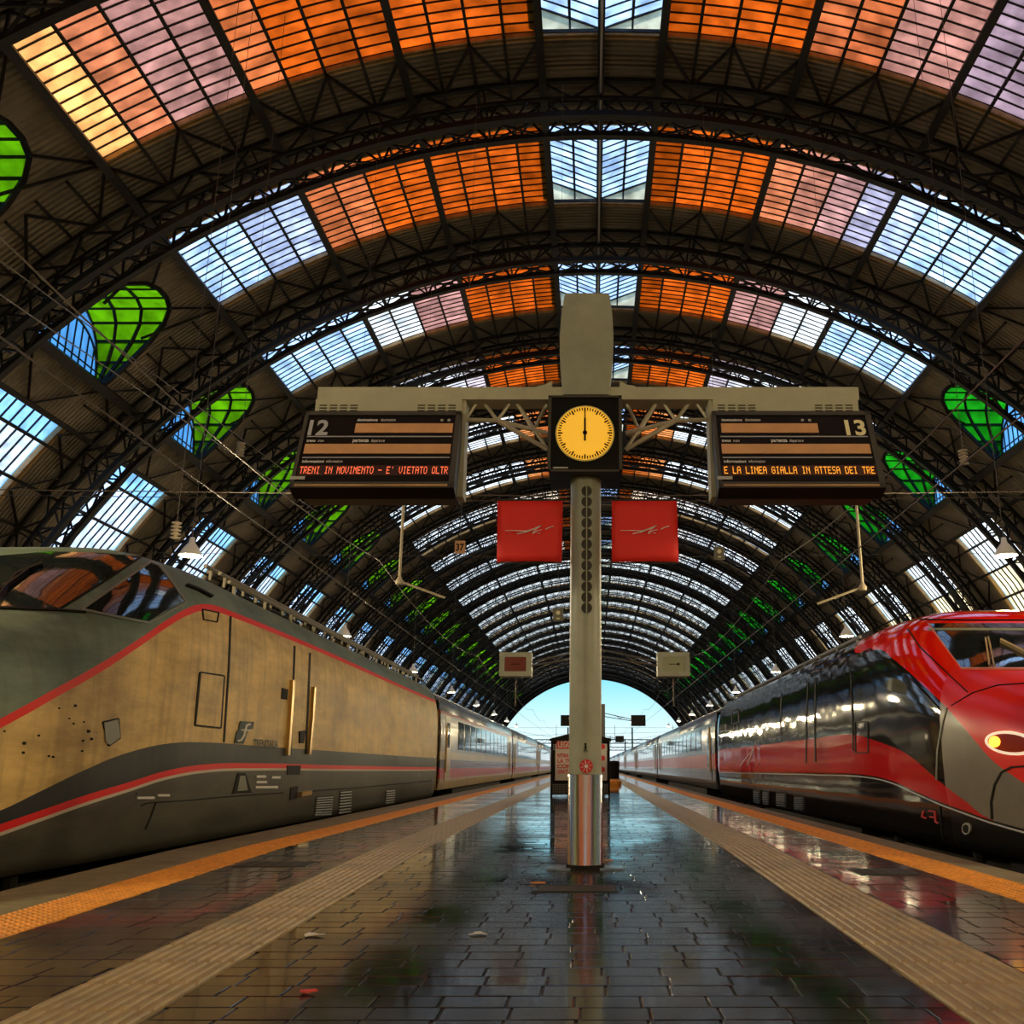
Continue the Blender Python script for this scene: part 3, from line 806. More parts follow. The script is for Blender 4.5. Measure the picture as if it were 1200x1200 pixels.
def curve_node(nt, pts, y0, y1, ysock):
    # piecewise boundary height z(y) as a float curve; returns socket with z
    N = nt.nodes; L = nt.links
    mr = N.new('ShaderNodeMapRange'); mr.inputs[1].default_value = y0; mr.inputs[2].default_value = y1; L.new(ysock, mr.inputs[0])
    fc = N.new('ShaderNodeFloatCurve'); c = fc.mapping.curves[0]
    P = sorted([((p[0]-y0)/(y1-y0), p[1]/4.0) for p in pts])
    P = [(min(1, max(0, a)), min(1, max(0, b_))) for a, b_ in P]
    Q = [P[0]]
    for p in P[1:]:
        if p[0]-Q[-1][0] > 1e-3: Q.append(p)
    while len(c.points) < len(Q): c.points.new(0.5, 0.5)
    for cp, p in zip(c.points, Q): cp.location = p; cp.handle_type = 'AUTO'
    fc.mapping.update(); L.new(mr.outputs[0], fc.inputs[1])
    mu = N.new('ShaderNodeMath'); mu.operation = 'MULTIPLY'; mu.inputs[1].default_value = 4.0; L.new(fc.outputs[0], mu.inputs[0])
    return mu.outputs[0]
def mth(nt, op, a, b_=None):
    n = nt.nodes.new('ShaderNodeMath'); n.operation = op
    for i, x in enumerate((a, b_)):
        if x is None: continue
        if isinstance(x, (int, float)): n.inputs[i].default_value = x
        else: nt.links.new(x, n.inputs[i])
    return n.outputs[0]
def colmix(nt, fac, a, b_):
    n = nt.nodes.new('ShaderNodeMix'); n.data_type = 'RGBA'
    nt.links.new(fac, n.inputs[0])
    for k, x in ((6, a), (7, b_)):
        if isinstance(x, tuple): n.inputs[k].default_value = (*x, 1)
        else: nt.links.new(x, n.inputs[k])
    return n.outputs[2]
def project(bvh, pts):
    out = []
    for p in pts:
        h = hit(bvh, *p)
        if h: out.append((h[0].y, h[0].z))
    return out

# ---- left locomotive: beige, green-grey nose
LX, LTIP, LLEN = -6.0, 4.8, 23.4
lloc = thing('locomotive', 'dirty beige streamlined locomotive with green-grey nose and red stripes', 'locomotive', (LX, LTIP+LLEN/2, -1.09))
lb_ = loco_body(LX, LTIP, LLEN, 1.0); lbvh = BVHTree.FromPolygons([Vector(v) for v in lb_.v], lb_.f)
def left_livery():
    m = mat('beige_livery', (0.45, 0.33, 0.15), 0.45, coat=0.0, spec=.2); nt = m.node_tree; N = nt.nodes; L = nt.links
    g = N.new('ShaderNodeNewGeometry'); sp_ = N.new('ShaderNodeSeparateXYZ'); L.new(g.outputs['Position'], sp_.inputs[0]); Ys, Zs = sp_.outputs[1], sp_.outputs[2]
    y0, y1 = LTIP-.1, LTIP+LLEN+.1
    c1 = project(lbvh, [(-40, 868), (0, 848), (30, 832), (60, 815), (100, 793), (130, 775), (165, 752), (200, 728), (220, 717), (236, 712), (252, 713), (275, 721), (330, 743), (400, 773), (460, 800), (508, 821)])
    c2 = project(lbvh, [(-60, 972), (0, 950), (50, 926), (100, 902), (150, 882), (200, 871), (240, 870), (300, 874), (400, 881), (505, 888)])
    c3 = project(lbvh, [(-60, 985), (0, 966), (50, 949), (100, 932), (150, 917), (200, 902), (250, 895), (300, 894.5), (400, 897), (505, 899)])
    def ext(c):
        c = sorted(c); s_ = (c[1][1]-c[0][1])/(c[1][0]-c[0][0]+1e-6)
        return [(y0, max(.05, c[0][1]-min(.6, max(-.6, s_))*(c[0][0]-y0)))]+c+[(y1, c[-1][1])]
    z1 = curve_node(nt, ext(c1), y0, y1, Ys); z2 = curve_node(nt, ext(c2), y0, y1, Ys); z3 = curve_node(nt, ext(c3), y0, y1, Ys)
    tx = N.new('ShaderNodeTexCoord')
    mp = N.new('ShaderNodeMapping'); mp.inputs['Scale'].default_value = (1, .45, 1.6); L.new(tx.outputs['Object'], mp.inputs[0])
    n1 = N.new('ShaderNodeTexNoise'); n1.inputs['Scale'].default_value = 1.6; n1.inputs['Detail'].default_value = 7; n1.inputs['Roughness'].default_value = .7; L.new(mp.outputs[0], n1.inputs['Vector'])
    mp2 = N.new('ShaderNodeMapping'); mp2.inputs['Scale'].default_value = (1, 3.2, .35); L.new(tx.outputs['Object'], mp2.inputs[0])
    n2 = N.new('ShaderNodeTexNoise'); n2.inputs['Scale'].default_value = 2.5; n2.inputs['Detail'].default_value = 5; L.new(mp2.outputs[0], n2.inputs['Vector'])
    d1 = N.new('ShaderNodeMapRange'); d1.inputs[1].default_value = .3; d1.inputs[2].default_value = .7; L.new(n1.outputs[0], d1.inputs[0])
    gold = colmix(nt, d1.outputs[0], (0.36, 0.225, 0.06), (0.86, 0.58, 0.19))
    grn = colmix(nt, d1.outputs[0], (0.07, 0.105, 0.07), (0.20, 0.25, 0.16))
    skirt = colmix(nt, d1.outputs[0], (0.03, 0.027, 0.02), (0.10, 0.09, 0.06))
    c = colmix(nt, mth(nt, 'GREATER_THAN', Zs, z1), gold, grn)
    c = colmix(nt, mth(nt, 'LESS_THAN', Zs, z2), c, (0.016, 0.020, 0.020))
    c = colmix(nt, mth(nt, 'LESS_THAN', Zs, mth(nt, 'SUBTRACT', z3, 0.095)), c, skirt)
    # vertical grime streaks
    d2 = N.new('ShaderNodeMapRange'); d2.inputs[1].default_value = .45; d2.inputs[2].default_value = .75; d2.inputs[3].default_value = 0; d2.inputs[4].default_value = .32; L.new(n2.outputs[0], d2.inputs[0])
    c = colmix(nt, d2.outputs[0], c, (0.06, 0.045, 0.025))
    c = colmix(nt, mth(nt, 'LESS_THAN', mth(nt, 'ABSOLUTE', mth(nt, 'SUBTRACT', Zs, z1)), 0.04), c, (0.80, 0.022, 0.010))
    lo = mth(nt, 'LESS_THAN', Zs, z3)
    c = colmix(nt, mth(nt, 'MULTIPLY', lo, mth(nt, 'GREATER_THAN', Zs, mth(nt, 'SUBTRACT', z3, 0.095))), c, (0.50, 0.42, 0.30))
    c = colmix(nt, mth(nt, 'MULTIPLY', lo, mth(nt, 'GREATER_THAN', Zs, mth(nt, 'SUBTRACT', z3, 0.065))), c, (0.70, 0.015, 0.015))
    L.new(c, N['Principled BSDF'].inputs['Base Color'])
    r_ = N.new('ShaderNodeMapRange'); r_.inputs[3].default_value = .38; r_.inputs[4].default_value = .6; L.new(n1.outputs[0], r_.inputs[0]); L.new(r_.outputs[0], N['Principled BSDF'].inputs['Roughness'])
left_livery()
lb_.build('body', 'beige_livery', lloc, smooth=True)
def dec(poly, bvh, name, m, parent, off=.012, step=7): return decal(poly, bvh, off, step).build(name, m, parent, smooth=m == 'window_glass')
lws = dec([(-70, 668), (0, 652), (60, 647), (120, 649), (163, 653), (120, 682), (70, 714), (0, 713), (-70, 712)], lbvh, 'windshield', 'window_glass', lloc, .01); lws['label'] = 'dark sloping windshield'
dec(ribbon([(-70, 712), (0, 713), (68, 715.5), (100, 718)], 2.2), lbvh, 'windshield_trim', 'seam_dark', lws, .016, 6)
dec(ribbon([(70, 714), (120, 683), (165, 653), (172, 648)], 2.0), lbvh, 'windshield_trim', 'seam_dark', lws, .016, 6)
for a_ in ([(-30, 712), (8, 690), (34, 671)], [(0, 700), (20, 676), (50, 664)]):
    dec(ribbon(a_, 2.2), lbvh, 'wiper', 'black_plastic', lws, .05, 6)
lsw = dec([(97, 714), (135, 688), (176, 661), (184, 664), (200, 684), (214, 705), (192, 716), (173, 728), (135, 721)], lbvh, 'side_window', 'window_glass', lloc, .012)
mat('olive_trim', (0.16, 0.16, 0.10), .4)
def ring_rect(pts, w): return [ribbon([pts[i], pts[(i+1) % len(pts)]], w) for i in range(len(pts))]
def outline(pts, w, bvh, name, parent, m='seam_dark', off=.01):
    b = MB()
    for q in ring_rect(pts, w):
        d_ = decal(q, bvh, off, 6); b.add(d_.v, d_.f)
    return b.build(name, m, parent)
outline([(95, 715), (135, 687), (176, 659), (186, 663), (202, 684), (217, 706), (192, 720), (173, 730), (135, 723)], 2.4, lbvh, 'window_frame', lsw, 'olive_trim', .018)
ht = dec([(235, 789), (261, 793), (257, 852), (229, 849)], lbvh, 'hatch', 'beige_livery', lloc, .012); outline([(234, 788), (262, 792), (258, 853), (228, 850)], 2.2, lbvh, 'hatch_seam', ht)
ht = dec([(121, 847), (137, 843), (140, 864), (128, 873), (123, 870)], lbvh, 'fuel_flap', 'olive_trim', lloc, .012); outline([(120, 846), (138, 842), (140, 865), (127, 874)], 1.6, lbvh, 'flap_seam', ht)
outline([(237, 714), (256, 718), (254, 729), (238, 726)], 1.2, lbvh, 'step_hatch', lloc)
for p_ in ([(270, 722), (268, 780), (262, 870)], [(345, 757), (343, 820), (340, 885)], [(363, 765), (361, 820), (358, 883)]):
    dec(ribbon(p_, 2.0), lbvh, 'panel_seam', 'seam_dark', lloc, .008, 6)
dec(ribbon([(217, 686), (232, 692), (247, 700)], 2.0), lbvh, 'grab_rail', 'seam_dark', lloc, .04, 5)
for p_, w in (([(341, 797), (339, 830), (335, 885)], 2.6), ([(366, 805), (364, 840), (360, 884)], 2.0)):
    dec(ribbon(p_, w), lbvh, 'door_handrail', 'brass', lloc, .05, 5)
dec([(330, 806), (337, 808), (336, 820), (329, 819)], lbvh, 'vent', 'seam_dark', lloc, .01, 4)
dec([(350, 857), (357, 856), (355, 871), (350, 871)], lbvh, 'door_lock', 'seam_dark', lloc, .02, 4)
# maker plates, louvres and lettering on the side
for p_, nb in (([(370, 934), (389, 932.5), (387, 955), (368, 956)], 8), ([(398, 927), (411, 926), (410, 952), (396, 954)], 8), ([(452, 926), (462, 925), (461, 941), (451, 942)], 6)):
    g_ = dec(p_, lbvh, 'louvre', 'under_dark', lloc, .01, 5)
    for k in range(nb):
        t = (k+.5)/nb; A = Vector(p_[0]).lerp(Vector(p_[3]), t); B_ = Vector(p_[1]).lerp(Vector(p_[2]), t)
        dec(ribbon([A, B_], 1.2), lbvh, 'louvre_blade', 'panel_grey', g_, .025, 5)
pl_ = dec([(278, 906), (287, 906), (294, 929), (272, 930)], lbvh, 'door_plate', 'under_dark', lloc, .012, 4)
dec([(280, 909), (286, 909), (289, 926), (277, 927)], lbvh, 'plate_inset', 'olive_trim', pl_, .016, 4)
dec(ribbon([(165, 944), (172, 941), (220, 938), (262, 934), (332, 929)], 1.4), lbvh, 'skirt_seam', 'seam_dark', lloc, .008, 6)
dec(ribbon([(182, 941), (176, 958), (170, 972)], 1.2), lbvh, 'skirt_seam', 'seam_dark', lloc, .008, 5)
dec(ribbon([(366, 927), (420, 923), (505, 915)], 1.4), lbvh, 'skirt_seam', 'seam_dark', lloc, .008, 6)
st_ = dec([(336, 897), (352, 897), (351, 908), (336, 908)], lbvh, 'step_recess', 'seam_dark', lloc, .01, 4)
dec([(340, 923), (349, 921), (347, 936), (339, 938)], lbvh, 'step_recess', 'seam_dark', lloc, .01, 4)
dec([(350, 928), (362, 926), (361, 931), (349, 933)], lbvh, 'footstep', 'brass', lloc, .06, 4)
def side_text(s_, p0, p1, hpx, m, bvh, parent, name='lettering', flip=False, bold=0.0):
    h0 = hit(bvh, *p0)[0]; h1 = hit(bvh, *p1)[0]; hh = hit(bvh, p0[0], p0[1]-hpx)[0]
    u = (h1-h0); v = (hh-h0)
    sgn = 1 if not flip else -1
    n_ = Vector((sgn, 0, 0))
    b = text_mb(s_, v.length, h0+n_*.02, u, v, .004, width=u.length, bold=bold)
    return b.build(name, m, parent)
side_text('TRENITALIA', (295, 876), (324, 876.5), 10, mat('logo_green', (0.008, 0.028, 0.034), .5, spec=.15), lbvh, lloc, bold=.02)
lg = dec([(281, 845), (297, 846), (295.5, 854), (290, 855), (284.5, 871.5), (274, 871), (276.5, 858), (279, 855), (279.5, 850)], lbvh, 'logo', 'logo_green', lloc, .014, 3)
dec(ribbon([(292, 848.5), (287.5, 850), (286, 856), (284.5, 862), (281.5, 867), (277, 868.5)], 2.2), lbvh, 'logo_stroke', mat('logo_pale', (0.55, 0.50, 0.36), .5), lg, .02, 3)
dec(ribbon([(281, 855.3), (293, 856)], 1.6), lbvh, 'logo_stroke', 'logo_pale', lg, .02, 3)
for (x, y, w) in ((300, 910, 11), (300, 916.5, 12), (299, 922.5, 26), (318, 911, 10), (160, 935, 20), (184, 932, 14)):
    dec([(x, y-1.3), (x+w, y-1.3-w*.01), (x+w, y+1.3), (x, y+1.3)], lbvh, 'marking', 'poster_white', lloc, .012, 4)
for (x, y, r_) in ((88, 827, 1.8), (69, 830, 1.2), (81, 842, 1.1), (86, 848, 1.3), (98, 846, 1.2), (103.5, 857, 2.2), (107, 866, 1.8), (97, 868, 1.5), (28, 871, 2.3), (27, 882, 1.8), (45, 862, 1.5), (96, 880, 1.3), (57, 886, 1.4), (62, 887, 1.6), (5, 857, 1.2), (160, 930, 1)):
    dec([(x+r_*cos(k*pi/3), y+r_*sin(k*pi/3)) for k in range(6)], lbvh, 'chip_mark', 'seam_dark', lloc, .006, 3)
# roof gear: rails and boxes along the roof edge
for dx, dz in ((-4.86, 3.12), (-5.0, 3.24), (-5.2, 3.34)):
    b = MB(); b.tube([(dx, 12.4, dz+.06), (dx, LTIP+LLEN-.8, dz+.06)], .028, 6)
    for k in range(12): b.bar((dx, 12.6+k*1.25, dz-.1), (dx, 12.6+k*1.25, dz+.06), .035)
    b.build('roof_rail', mat('roof_rail', (0.25, 0.22, 0.15), .5, .4), lloc)
b = MB(); b.box(-6.7, -5.3, 14, 17, 3.12, 3.32); b.box(-6.6, -5.4, 18.5, 22, 3.12, 3.30); b.build('roof_box', 'under_dark', lloc)
# underframe and bogies
def bogie(parent, xc, yc):
    b = MB(); b.box(xc-1.2, xc+1.2, yc-1.9, yc+1.9, -.62, -.35); b.box(xc-1.32, xc-1.15, yc-1.7, yc+1.7, -.75, -.45); b.box(xc+1.15, xc+1.32, yc-1.7, yc+1.7, -.75, -.45)
    bo = b.build('bogie', 'under_dark', parent)
    for yy in (yc-1.35, yc+1.35):
        for s_ in (-1, 1):
            w_ = MB(); w_.tube([(xc+s_*.72, yy, -.62), (xc+s_*.84, yy, -.62)], .47, 24); w_.tube([(xc+s_*.84, yy, -.62), (xc+s_*1.3, yy, -.62)], .13, 10); w_.build('wheel', 'rust', bo)
        for s_ in (-1, 1): MB().tube([(xc+s_*1.2, yy, -.5), (xc+s_*1.2, yy, 0.0)], .07, 8).build('spring', 'under_dark', bo)
for yy in (9.6, 12.4+10.5): bogie(lloc, LX, yy)
MB().box(LX-1.25, LX+1.25, 12.6, 20.5, -.75, .0).build('underframe', 'under_dark', lloc)
MB().box(LX-1.1, LX+1.1, 5.8, 7.8, -.42, .0).build('snow_plough', 'rust', lloc); MB().box(LX-1.0, LX+1.0, 7.8, LTIP+LLEN-1, -.4, .0).build('floor_pan', 'under_dark', lloc)

# ---- right locomotive: red and dark grey
RX, RTIP, RLEN, RZ = 5.35, 6.9, 22.6, 0.885
rloc = thing('locomotive', 'glossy red and dark grey streamlined locomotive with silver lower nose', 'locomotive', (RX, RTIP+RLEN/2, -1.09))
rb_ = loco_body(RX, RTIP, RLEN, RZ); rbvh = BVHTree.FromPolygons([Vector(v) for v in rb_.v], rb_.f)
def right_livery():
    m = mat('red_livery', (0.02, 0.02, 0.02), 0.07, coat=0.0, spec=.4); nt = m.node_tree; N = nt.nodes; L = nt.links
    g = N.new('ShaderNodeNewGeometry'); sp_ = N.new('ShaderNodeSeparateXYZ'); L.new(g.outputs['Position'], sp_.inputs[0]); Ys, Zs = sp_.outputs[1], sp_.outputs[2]
    y0, y1 = RTIP-.1, RTIP+RLEN+.1
    ca = project(rbvh, [(1260, 962), (1200, 918), (1165, 893), (1140, 865), (1110, 830), (1085, 806), (1062, 785), (1045, 771), (1030, 761), (1012, 764)])
    cb = project(rbvh, [(1165, 962), (1130, 938), (1100, 915), (1075, 893), (1060, 882), (1040, 873), (1020, 866), (1000, 861), (950, 866), (900, 872), (848, 878)])
    cc = project(rbvh, [(1165, 962), (1130, 950), (1100, 939), (1070, 926), (1045, 915), (1020, 909), (960, 906), (900, 905), (848, 904)])
    def ext(c, end=None):
        c = sorted(c); s_ = (c[1][1]-c[0][1])/(c[1][0]-c[0][0]+1e-6)
        return [(y0, max(.05, c[0][1]-min(.7, max(-.7, s_))*(c[0][0]-y0)))]+c+[(y1, end if end else c[-1][1])]
    za = curve_node(nt, ext(ca, 3.6)+[(max(q[0] for q in ca)+.5, 2.45), (max(q[0] for q in ca)+1.3, 2.9)], y0, y1, Ys)
    zb = curve_node(nt, ext(cb), y0, y1, Ys); zc_ = curve_node(nt, ext(cc), y0, y1, Ys)
    ysil = hit(rbvh, 1104, 880)[0].y
    tx = N.new('ShaderNodeTexCoord'); n1 = N.new('ShaderNodeTexNoise'); n1.inputs['Scale'].default_value = 3; n1.inputs['Detail'].default_value = 6; L.new(tx.outputs['Object'], n1.inputs['Vector'])
    sil = colmix(nt, n1.outputs[0], (0.15, 0.14, 0.105), (0.27, 0.25, 0.19))
    c = colmix(nt, mth(nt, 'LESS_THAN', Ys, ysil), (0.012, 0.012, 0.012), sil)
    c = colmix(nt, mth(nt, 'LESS_THAN', Zs, zb), c, (0.62, 0.014, 0.018))
    c = colmix(nt, mth(nt, 'LESS_THAN', Zs, zc_), c, (0.012, 0.011, 0.011))
    c = colmix(nt, mth(nt, 'LESS_THAN', mth(nt, 'ABSOLUTE', mth(nt, 'SUBTRACT', Zs, mth(nt, 'SUBTRACT', zc_, 0.03))), 0.009), c, (0.6, 0.6, 0.58))
    c = colmix(nt, mth(nt, 'GREATER_THAN', Zs, za), c, (0.95, 0.012, 0.005))
    L.new(c, N['Principled BSDF'].inputs['Base Color'])
    silm = mth(nt, 'MULTIPLY', mth(nt, 'LESS_THAN', Ys, ysil), 0.22); L.new(mth(nt, 'ADD', silm, 0.06), N['Principled BSDF'].inputs['Roughness'])
    bp = N.new('ShaderNodeBump'); bp.inputs['Strength'].default_value = .25; bp.inputs['Distance'].default_value = .05
    n2 = N.new('ShaderNodeTexNoise'); n2.inputs['Scale'].default_value = 1.1; n2.inputs['Detail'].default_value = 1; L.new(tx.outputs['Object'], n2.inputs['Vector']); L.new(n2.outputs[0], bp.inputs['Height'])
    L.new(bp.outputs[0], N['Principled BSDF'].inputs['Normal']); L.new(bp.outputs[0], N['Principled BSDF'].inputs['Coat Normal'])
right_livery()
rb_.build('body', 'red_livery', rloc, smooth=True)
rws = dec([(1088, 731), (1140, 731), (1200, 731), (1280, 733), (1290, 784), (1200, 784), (1127, 784), (1107, 757)], rbvh, 'windshield', 'window_glass', rloc, .01); rws['label'] = 'dark rain-speckled windshield'
mat('wiper_tan', (0.40, 0.30, 0.14), .4)
dec(ribbon([(1088, 731), (1107, 757), (1127, 784), (1200, 784.5), (1290, 784.5)], 1.6), rbvh, 'windshield_trim', mat('trim_pink', (0.75, 0.25, 0.16), .4), rws, .016, 6)
dec(ribbon([(1155, 751), (1158, 768), (1161, 783)], 1.8), rbvh, 'wiper', 'wiper_tan', rws, .05, 5)
dec(ribbon([(1158, 750), (1162, 766), (1166, 783)], 1.6), rbvh, 'wiper', 'wiper_tan', rws, .05, 5)
dec(ribbon([(1172, 753), (1188, 761), (1215, 775)], 2.0), rbvh, 'wiper', 'wiper_tan', rws, .05, 5)
dec(ribbon([(1088, 738), (1200, 738.5), (1285, 739)], 2.2), rbvh, 'sun_blind', mat('blind_green', (0.25, 0.30, 0.17), .5), rws, .014, 6)
sw = dec([(990, 778), (1010, 770), (1022, 764), (1030, 764), (1044, 776), (1060, 789), (1082, 810), (1104, 833), (1075, 822), (1040, 808), (1010, 793)], rbvh, 'side_window', 'window_glass', rloc, .012)
dec(ribbon([(1064, 737), (1078, 758), (1100, 779), (1120, 798), (1134, 811)], 1.4), rbvh, 'panel_seam', 'seam_dark', rloc, .01, 6)
dec(ribbon([(1077, 726), (1130, 727), (1200, 727), (1270, 729)], 1.0), rbvh, 'panel_seam', 'seam_dark', rloc, .01, 6)
dec(ribbon([(1110, 829), (1104, 850), (1099, 880), (1098, 914)], 1.8), rbvh, 'panel_seam', 'olive_trim', rloc, .01, 6)
dec(ribbon([(1163, 960), (1162, 940), (1166, 920), (1174, 905), (1186, 899), (1200, 898), (1240, 897)], 2.2), rbvh, 'coupler_cover_seam', 'seam_dark', rloc, .01, 6)
dec(ribbon([(1115, 827), (1140, 812), (1170, 803), (1230, 799)], .8), rbvh, 'panel_seam', 'seam_dark', rloc, .008, 6)
dec(ribbon([(1102, 945), (1104, 970), (1106, 986)], 1.2), rbvh, 'skirt_seam', 'seam_dark', rloc, .01, 5)
# headlight
hl = [(1186+30*cos(t*pi/12)*1.0, 871+14*sin(t*pi/12)+.10*30*cos(t*pi/12)) for t in range(24)]
hi = [(1186+25.5*cos(t*pi/12), 871+10.5*sin(t*pi/12)+.10*25*cos(t*pi/12)) for t in range(24)]
hd = dec(hl, rbvh, 'headlight', mat('lamp_rim', (0.95, 0.80, 0.62), .4, emit=(1.0, .75, .5, .35)), rloc, .02, 5)
dec(hi, rbvh, 'headlight_glass', mat('lamp_red_glass', (0.45, 0.035, 0.012), .1), hd, .028, 5)
dec([(1169+6.5*cos(t*pi/6), 869.5+6.5*sin(t*pi/6)) for t in range(12)], rbvh, 'marker_bulb', mat('bulb_amber', (1, .5, .05), .4, emit=(1.0, .45, .03, 1.6)), hd, .036, 3)
for p_ in ([(947, 800), (945, 850), (945, 895)], [(956, 795), (955, 850), (956, 893)], [(997, 785), (999, 830), (1000, 880)], [(916, 812), (915, 850), (916, 862)]):
    dec(ribbon(p_, 1.4), rbvh, 'panel_seam', 'seam_dark', rloc, .008, 6)
outline([(1002, 846), (1017, 846), (1018, 882), (1003, 882)], 1.2, rbvh, 'hatch_seam', rloc)
outline([(858, 834), (866, 831), (866, 846), (858, 849)], 1.2, rbvh, 'hatch_seam', rloc)
outline([(1012, 764), (1021, 760), (1022, 783), (1013, 784)], 1.2, rbvh, 'mirror_hatch', rloc)
for k, (x, y) in enumerate(((883, 925), (894, 926), (910, 928), (931, 932))):
    g_ = dec([(x, y), (x+(8 if k < 2 else 12), y+1), (x+(8 if k < 2 else 13), y+17+k), (x, y+15+k)], rbvh, 'louvre', 'under_dark', rloc, .01, 5)
    for j in range(6): dec(ribbon([(x+1, y+3+j*2.4), (x+(7 if k < 2 else 11), y+3.5+j*2.5)], 1.0), rbvh, 'louvre_blade', mat('blade_blue', (0.12, 0.15, 0.2), .4), g_, .03, 5)
dec([(1134+5*cos(t*pi/6), 971+7*sin(t*pi/6)) for t in range(12)], rbvh, 'washer_ring', 'panel_grey', rloc, .02, 3)
dec([(1134+3.3*cos(t*pi/6), 971+5*sin(t*pi/6)) for t in range(12)], rbvh, 'washer_hole', 'seam_dark', rloc, .028, 3)
for p_ in ([(1083, 950), (1081, 957), (1086, 959)], [(1089, 950), (1096, 951), (1097, 963), (1100, 965)], [(1090, 957), (1095, 958)]):
    dec(ribbon(p_, 1.6), rbvh, 'red_marking', 'sticker_red', rloc, .012, 3)
dec(ribbon([(876, 897), (884, 876), (878, 884), (868, 897)], 1.0), rbvh, 'silver_marking', 'panel_grey', rloc, .012, 4)
for dx, dz in ((3.95+.35, 2.72), (4.55, 2.82)):
    b = MB(); b.tube([(dx, 15.0, dz+.07), (dx, RTIP+RLEN-.8, dz+.07)], .028, 6)
    for k in range(11): b.bar((dx, 15.2+k*1.25, dz-.1), (dx, 15.2+k*1.25, dz+.07), .035)
    b.build('roof_rail', mat('roof_rail_grey', (0.3, 0.29, 0.27), .5, .4), rloc)
b = MB(); b.box(4.5, 6.2, 15, 19, 2.72, 2.92); b.box(4.6, 6.1, 20.5, 25, 2.72, 2.90); b.build('roof_box', 'under_dark', rloc)
for yy in (12.0, 25.3): bogie(rloc, RX, yy)
MB().box(RX-1.25, RX+1.25, 15.0, 22.7, -.75, .0).build('underframe', 'under_dark', rloc)
MB().box(RX-1.1, RX+1.1, 8.0, 10.1, -.42, .0).build('snow_plough', 'under_dark', rloc); MB().box(RX-1.0, RX+1.0, 10.1, RTIP+RLEN-1, -.4, .0).build('floor_pan', 'under_dark', rloc)

